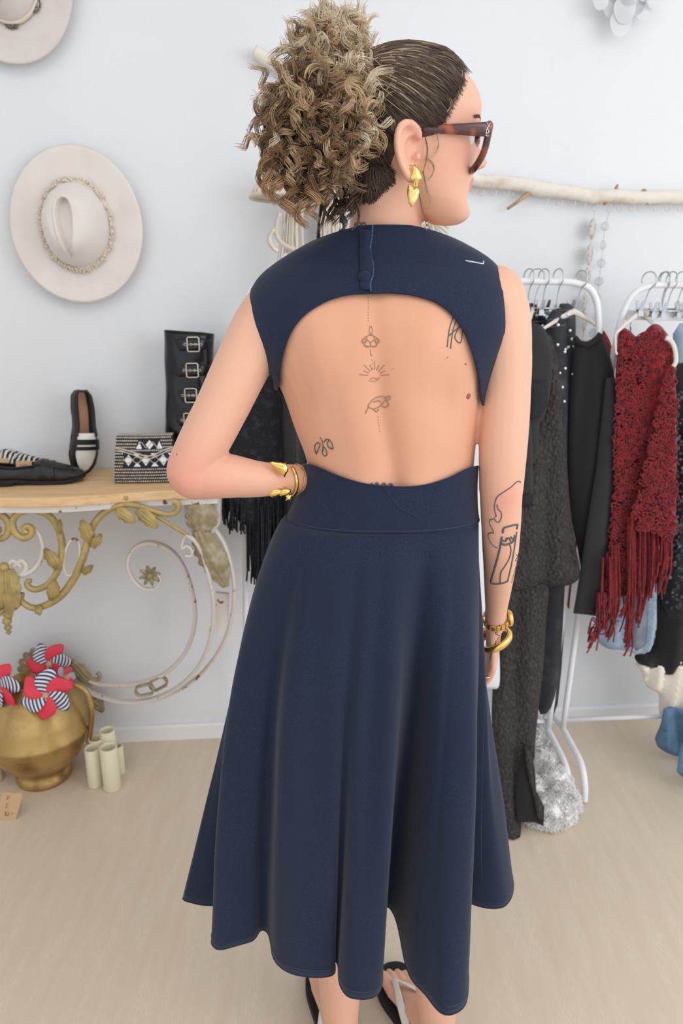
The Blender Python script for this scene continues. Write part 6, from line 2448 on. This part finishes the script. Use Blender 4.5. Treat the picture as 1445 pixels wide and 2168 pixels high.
# ================================================================== face details
for sd in (-1, 1):
    c = H(.0665, sd * .031, .004)
    ey = MB().ell(c, (.0105 * HS,) * 3, None, 20, 14)
    ey.build('eyeball', 'eye', person)
    MB().ell(H(.0745, sd * .0315, .004), (.002, .0052, .0052), Matrix.Rotation(HYAW, 3, 'Z'), 14, 10).build('iris', 'iris', person)
    la = MB()
    for k in range(12):
        t = k / 11
        b = H(.079 - .010 * (t - .3) ** 2, sd * (.020 + .024 * t), .0095 - .006 * (t - .4) ** 2)
        la.tube([b, b + (H(.012, sd * .004, .004) - H(0, 0, 0)) * .5, b + (H(.012, sd * .007, .009) - H(0, 0, 0)) * .9], [.0006, .0004, .0002], 4)
    tag(la.build('eyelashes', 'iris', person), kind='stuff')
    br = MB()
    for k in range(40):
        t = k / 39
        b = BV.find_nearest(H(.088 - .020 * t * t, sd * (.014 + .036 * t), .026 + .006 * math.sin(t * 2.6)))[0]
        br.tube([b, b + (H(-.004, sd * .008, .0025) - H(0, 0, 0))], [.0009, .0004], 4)
    tag(br.build('eyebrow', 'brow', person), kind='stuff')

# ================================================================== spectacles
gl = thing('eyeglasses', H(.10, 0, 0), 'tortoiseshell cat-eye spectacles with thick temples on the face', 'eyeglasses')
GX, GZ = .088, -.009


def rimpts(sd, k=1.0, x=GX):
    base = [(.006, .014), (.012, .022), (.040, .027), (.064, .031), (.067, .022), (.062, -.004), (.052, -.022), (.034, -.029), (.016, -.024), (.007, -.008)]
    cy, cz = .036, .0
    return spline([H(x - .10 * max(0, abs(y) - .03) - (.0 if z > 0 else .010 * -z / .03), sd * (cy + (y - cy) * k), GZ + cz + (z - cz) * k) for y, z in base], 5, closed=True)


for sd in (-1, 1):
    rf = gl
    rim_o = MB().tube(rimpts(sd), .0044, 8, closed=True).build('rim', 'tort', gl)
    ln = MB()
    q = rimpts(sd, .95)
    ln.prism(q, H(.0012, 0, 0) - H(0, 0, 0))
    ln.build('lens', 'lens', rim_o, False)
    h0, h1 = H(GX - .004, sd * .071, GZ + .024), H(-.014, sd * .0725, GZ + .014)
    tmp = MB()
    rr2 = []
    for i in range(12):
        t = i / 11
        c = h0.lerp(h1, t)
        hh = np.interp(t, [0, .15, .7, 1], [.0095, .0088, .0058, .0045]) * HS
        ww = .0026
        e = (H(0, 1, 0) - H(0, 0, 0)).normalized()
        zz = (H(0, 0, 1) - H(0, 0, 0)).normalized()
        rr2.append([c + e * (ww * a) + zz * (hh * b) for a, b in ((1, .85), (.7, 1), (-.7, 1), (-1, .85), (-1, -.85), (-.7, -1), (.7, -1), (1, -.85))])
    tmp.loft(rr2)
    tmp.tube(spline([h1, H(-.034, sd * .070, GZ + .006), H(-.048, sd * .066, GZ - .010)], 4), [.0042, .0034, .0026], 8, flat=.6)
    tem_o = tmp.build('temple', 'tort', gl)
    lg = MB()
    e1 = (H(-1, 0, 0) - H(0, 0, 0)).normalized() * (1 if sd > 0 else -1)
    e2 = (H(0, 0, 1) - H(0, 0, 0)).normalized()
    og = h0.lerp(h1, .05) + (H(0, sd * 1.0, 0) - H(0, 0, 0)).normalized() * .0034 - e2 * .007 - e1 * .002
    text_strokes(lg, 'Y', og + e2 * .006, e1, e2, .008, .0005)
    text_strokes(lg, 'S', og + e2 * .002 + e1 * .0006, e1, e2, .0085, .0005)
    text_strokes(lg, 'L', og - e2 * .0005 + e1 * .0012, e1, e2, .008, .0005)
    tag(lg.build('monogram', 'silver', tem_o), label='small silver monogram at the hinge')
MB().tube(spline([H(GX, -.007, GZ + .012), H(GX + .004, 0, GZ + .014), H(GX, .007, GZ + .012)], 4), .004, 8).build('bridge', 'tort', gl)

# ================================================================== jewellery
def hammered(t, outline, Y, m, name, thick=.0028):
    mb = MB()
    P = [at(x, y, Y) for x, y in outline]
    puff(mb, P, thick * 2, .0022, .004, lambda x, z: .0009 * noise.noise(V((x * 160, z * 160, 1))), NF)
    return mb.build(name, m, t)


lobe, _ = on(BV, 874, 352, .004)
YE = lobe.y - .004
er = thing('earring', lobe, 'large hammered gold earring, star over heart, on the right ear', 'earring')
hammered(er, [(874, 350), (883, 353), (889, 362), (893, 378), (886, 383), (883, 392), (877, 386), (869, 382), (866, 375), (871, 362)], YE, 'gold_h', 'star_plate')
hammered(er, [(863, 391), (868, 390), (873, 395), (876, 402), (880, 395), (886, 397), (888, 406), (885, 418), (878, 430), (870, 439), (864, 428), (861, 410)], YE - .002, 'gold_h', 'heart_plate')
MB().tube([at(879 + 3 * math.cos(a), 390 + 5 * math.sin(a), YE) for a in [6.283 * i / 12 for i in range(12)]], .0009, 6, closed=True).build('ring_link', 'gold', er)
MB().tube([lobe + V((0, .004, 0)), at(876, 356, YE)], .001, 6).build('post', 'gold', er)
hl_, _ = on(BV, 868, 366, .0)
hp_ = at(868, 362, YE + .006)
hoop = MB().tube([hp_ + V((.0035 * math.cos(a), .004 * math.cos(a), .006 * math.sin(a))) for a in [6.283 * i / 16 for i in range(16)]], .0016, 8, closed=True)
one('small_hoop', hoop, 'gold', 'small gold hoop on the ear lobe behind the large earring', 'earring')

# bracelets on the bent arm
wc, wd_ = at(612, 1015, 1.003), (at(650, 1015, 1.02) - at(590, 1015, .995)).normalized()
u1 = wd_.orthogonal().normalized()
u1 = (V((0, 0, 1)) - wd_ * wd_.z).normalized()
u2 = wd_.cross(u1)
cuff = thing('heart_cuff', wc, 'gold cuff with a drooping heart on the bent wrist', 'bracelet')
MB().tube([wc + u1 * .0238 * math.cos(a) + u2 * .0238 * math.sin(a) - wd_ * .004 * math.cos(a) for a in [.45 + (6.283 - .9) * i / 40 for i in range(41)]], .0016, 8, flat=1.6, up=wd_).build('band', 'gold', cuff)
hearto = [(569, 979), (578, 977), (592, 979), (604, 981), (609, 988), (610, 997), (605, 1004), (603, 1011), (594, 1005), (583, 995), (574, 986)]
hammered(cuff, hearto, .966, 'gold', 'heart', .004)
chain = thing('charm_bracelet', wc + V((0, 0, -.02)), 'thin gold chain with folded gold charm at the bent wrist', 'bracelet')
MB().tube([wc + wd_ * .012 + u1 * .0226 * math.cos(a) + u2 * .0226 * math.sin(a) for a in [6.283 * i / 48 for i in range(48)]], .0006, 5, closed=True).build('chain', 'gold', chain)
for x, y, w_, h_, an in ((582, 1043, .013, .006, .25), (602, 1042, .012, .0055, .3)):
    mb = MB().ell(at(x, y, .972), (w_ * .8, .005, h_), Matrix.Rotation(-an, 3, 'Y'), 18, 10)
    mb.build('gold_fold', 'gold', chain)
hammered(chain, [(603, 1046), (610, 1050), (617, 1048), (614, 1054), (616, 1059), (609, 1059), (604, 1061), (606, 1054)], .972, 'gold', 'charm', .002)

# watch and bangle on the hanging wrist
wc2 = at(1049, 1311, 1.069)
ax2 = (at(1047, 1330, 1.078) - at(1051, 1280, 1.053)).normalized()
n1 = (V((0, -1, 0)) - ax2 * ax2.dot(V((0, -1, 0)))).normalized()
n2 = ax2.cross(n1)
if n2.x < 0:
    n2 = -n2
wt = thing('wristwatch', wc2, 'gold link wristwatch on the hanging arm', 'watch')
for k in range(16):
    a = 6.283 * k / 16
    d = n1 * math.cos(a) + n2 * math.sin(a)
    if d.dot(n2) > .86:
        continue
    tg = ax2.cross(d)
    mx = Matrix((tg, ax2, d)).transposed()
    for q, w in ((-.0042, .0025), (0, .0038), (.0042, .0025)):
        MB().box(wc2 + d * .0205 + ax2 * q, (.0066 if q else .0058, w, .0026), mx).build('link', 'gold', wt, False, bevel=.0005)
fc_ = wc2 + n2 * .0215
mxf = Matrix((ax2, n1, n2)).transposed()
case_o = MB().lathe([(0, -.003), (.0125, -.003), (.014, -.001), (.014, .003), (.012, .0045), (0, .0045)], fc_, 28, mxf).build('case', 'gold', wt)
MB().lathe([(0, .0046), (.011, .0046), (.011, .0050), (0, .0050)], fc_, 24, mxf).build('dial', 'white_l', case_o)
MB().tube([fc_ + ax2 * .014 - n1 * 0, fc_ + ax2 * .0165], .002, 8).build('crown', 'gold', case_o)
bc = at(1046, 1352, 1.084)
axb = (ax2 + n2 * .45 + n1 * .25).normalized()
b1 = (n1 - axb * axb.dot(n1)).normalized()
b2 = axb.cross(b1)
mb = MB()
mb.tube([bc + b1 * .0255 * math.cos(a) + b2 * .0275 * math.sin(a) for a in [6.283 * i / 60 for i in range(60)]], [.0042] * 60, 10, closed=True, flat=1.6, up=axb)
bg_ = one('bangle', mb, 'gold', 'plain wide gold bangle below the watch', 'bracelet', base=bc)
# thin ring on a finger
p, nn_ = on(BV, 1034, 1432, 0)
if p is not None:
    mb = MB().tube([p + V((.009 * math.cos(a) - .004, .009 * math.sin(a) + .006, .001 * math.sin(a))) for a in [6.283 * i / 24 for i in range(24)]], .001, 6, closed=True)
    one('finger_ring', mb, 'gold', 'thin gold ring on a finger of the hanging hand', 'ring')

# ================================================================== flip-flops
for k, ((heel, d, sd, Lf), nm) in enumerate(zip(FT, ('black flip-flop with white strap under the left foot', 'black flip-flop with white strap under the right foot'))):
    ff = thing('flip_flop', heel + d * (Lf * .5), nm, 'sandal', 'flip-flops')
    out = [(-.06, .012), (-.03, .026), (.1, .033), (.35, .034), (.6, .043), (.8, .049), (.95, .044), (1.06, .028), (1.1, .008)]
    poly = [heel + d * (t * Lf) + sd * w for t, w in out] + [heel + d * (t * Lf) - sd * w for t, w in reversed(out)]
    poly = spline(poly, 3, closed=True)
    poly = [V((p.x, p.y, .019)) for p in poly]
    MB().prism(poly, (0, 0, -.0185)).build('sole', 'sole', ff, False)
    inn = 1 if k == 0 else -1
    th_ = heel + d * (.80 * Lf) + sd * (-.016 * inn * (1 if k == 1 else 1))
    th_ = heel + d * (.82 * Lf) + sd * (.018 * (-1 if k == 1 else 1) * -1 * -1)
    th_.z = .05
    for s in (-1, 1):
        e = heel + d * (.34 * Lf) + sd * (.036 * s)
        e.z = .018
        m1 = th_.lerp(e, .55) + V((0, 0, .022)) + sd * (.006 * s)
        MB().tube(spline([th_, th_.lerp(m1, .5) + V((0, 0, .006)), m1, e], 6), [.005, .006, .008, .009], 10, flat=.3, up=V((0, 0, 1)) + sd * s * .6).build('strap', 'white_l', ff)
    tz = th_.copy()
    tz.z = .018
    MB().tube([tz, th_], .003, 8).build('toe_post', 'white_l', ff)
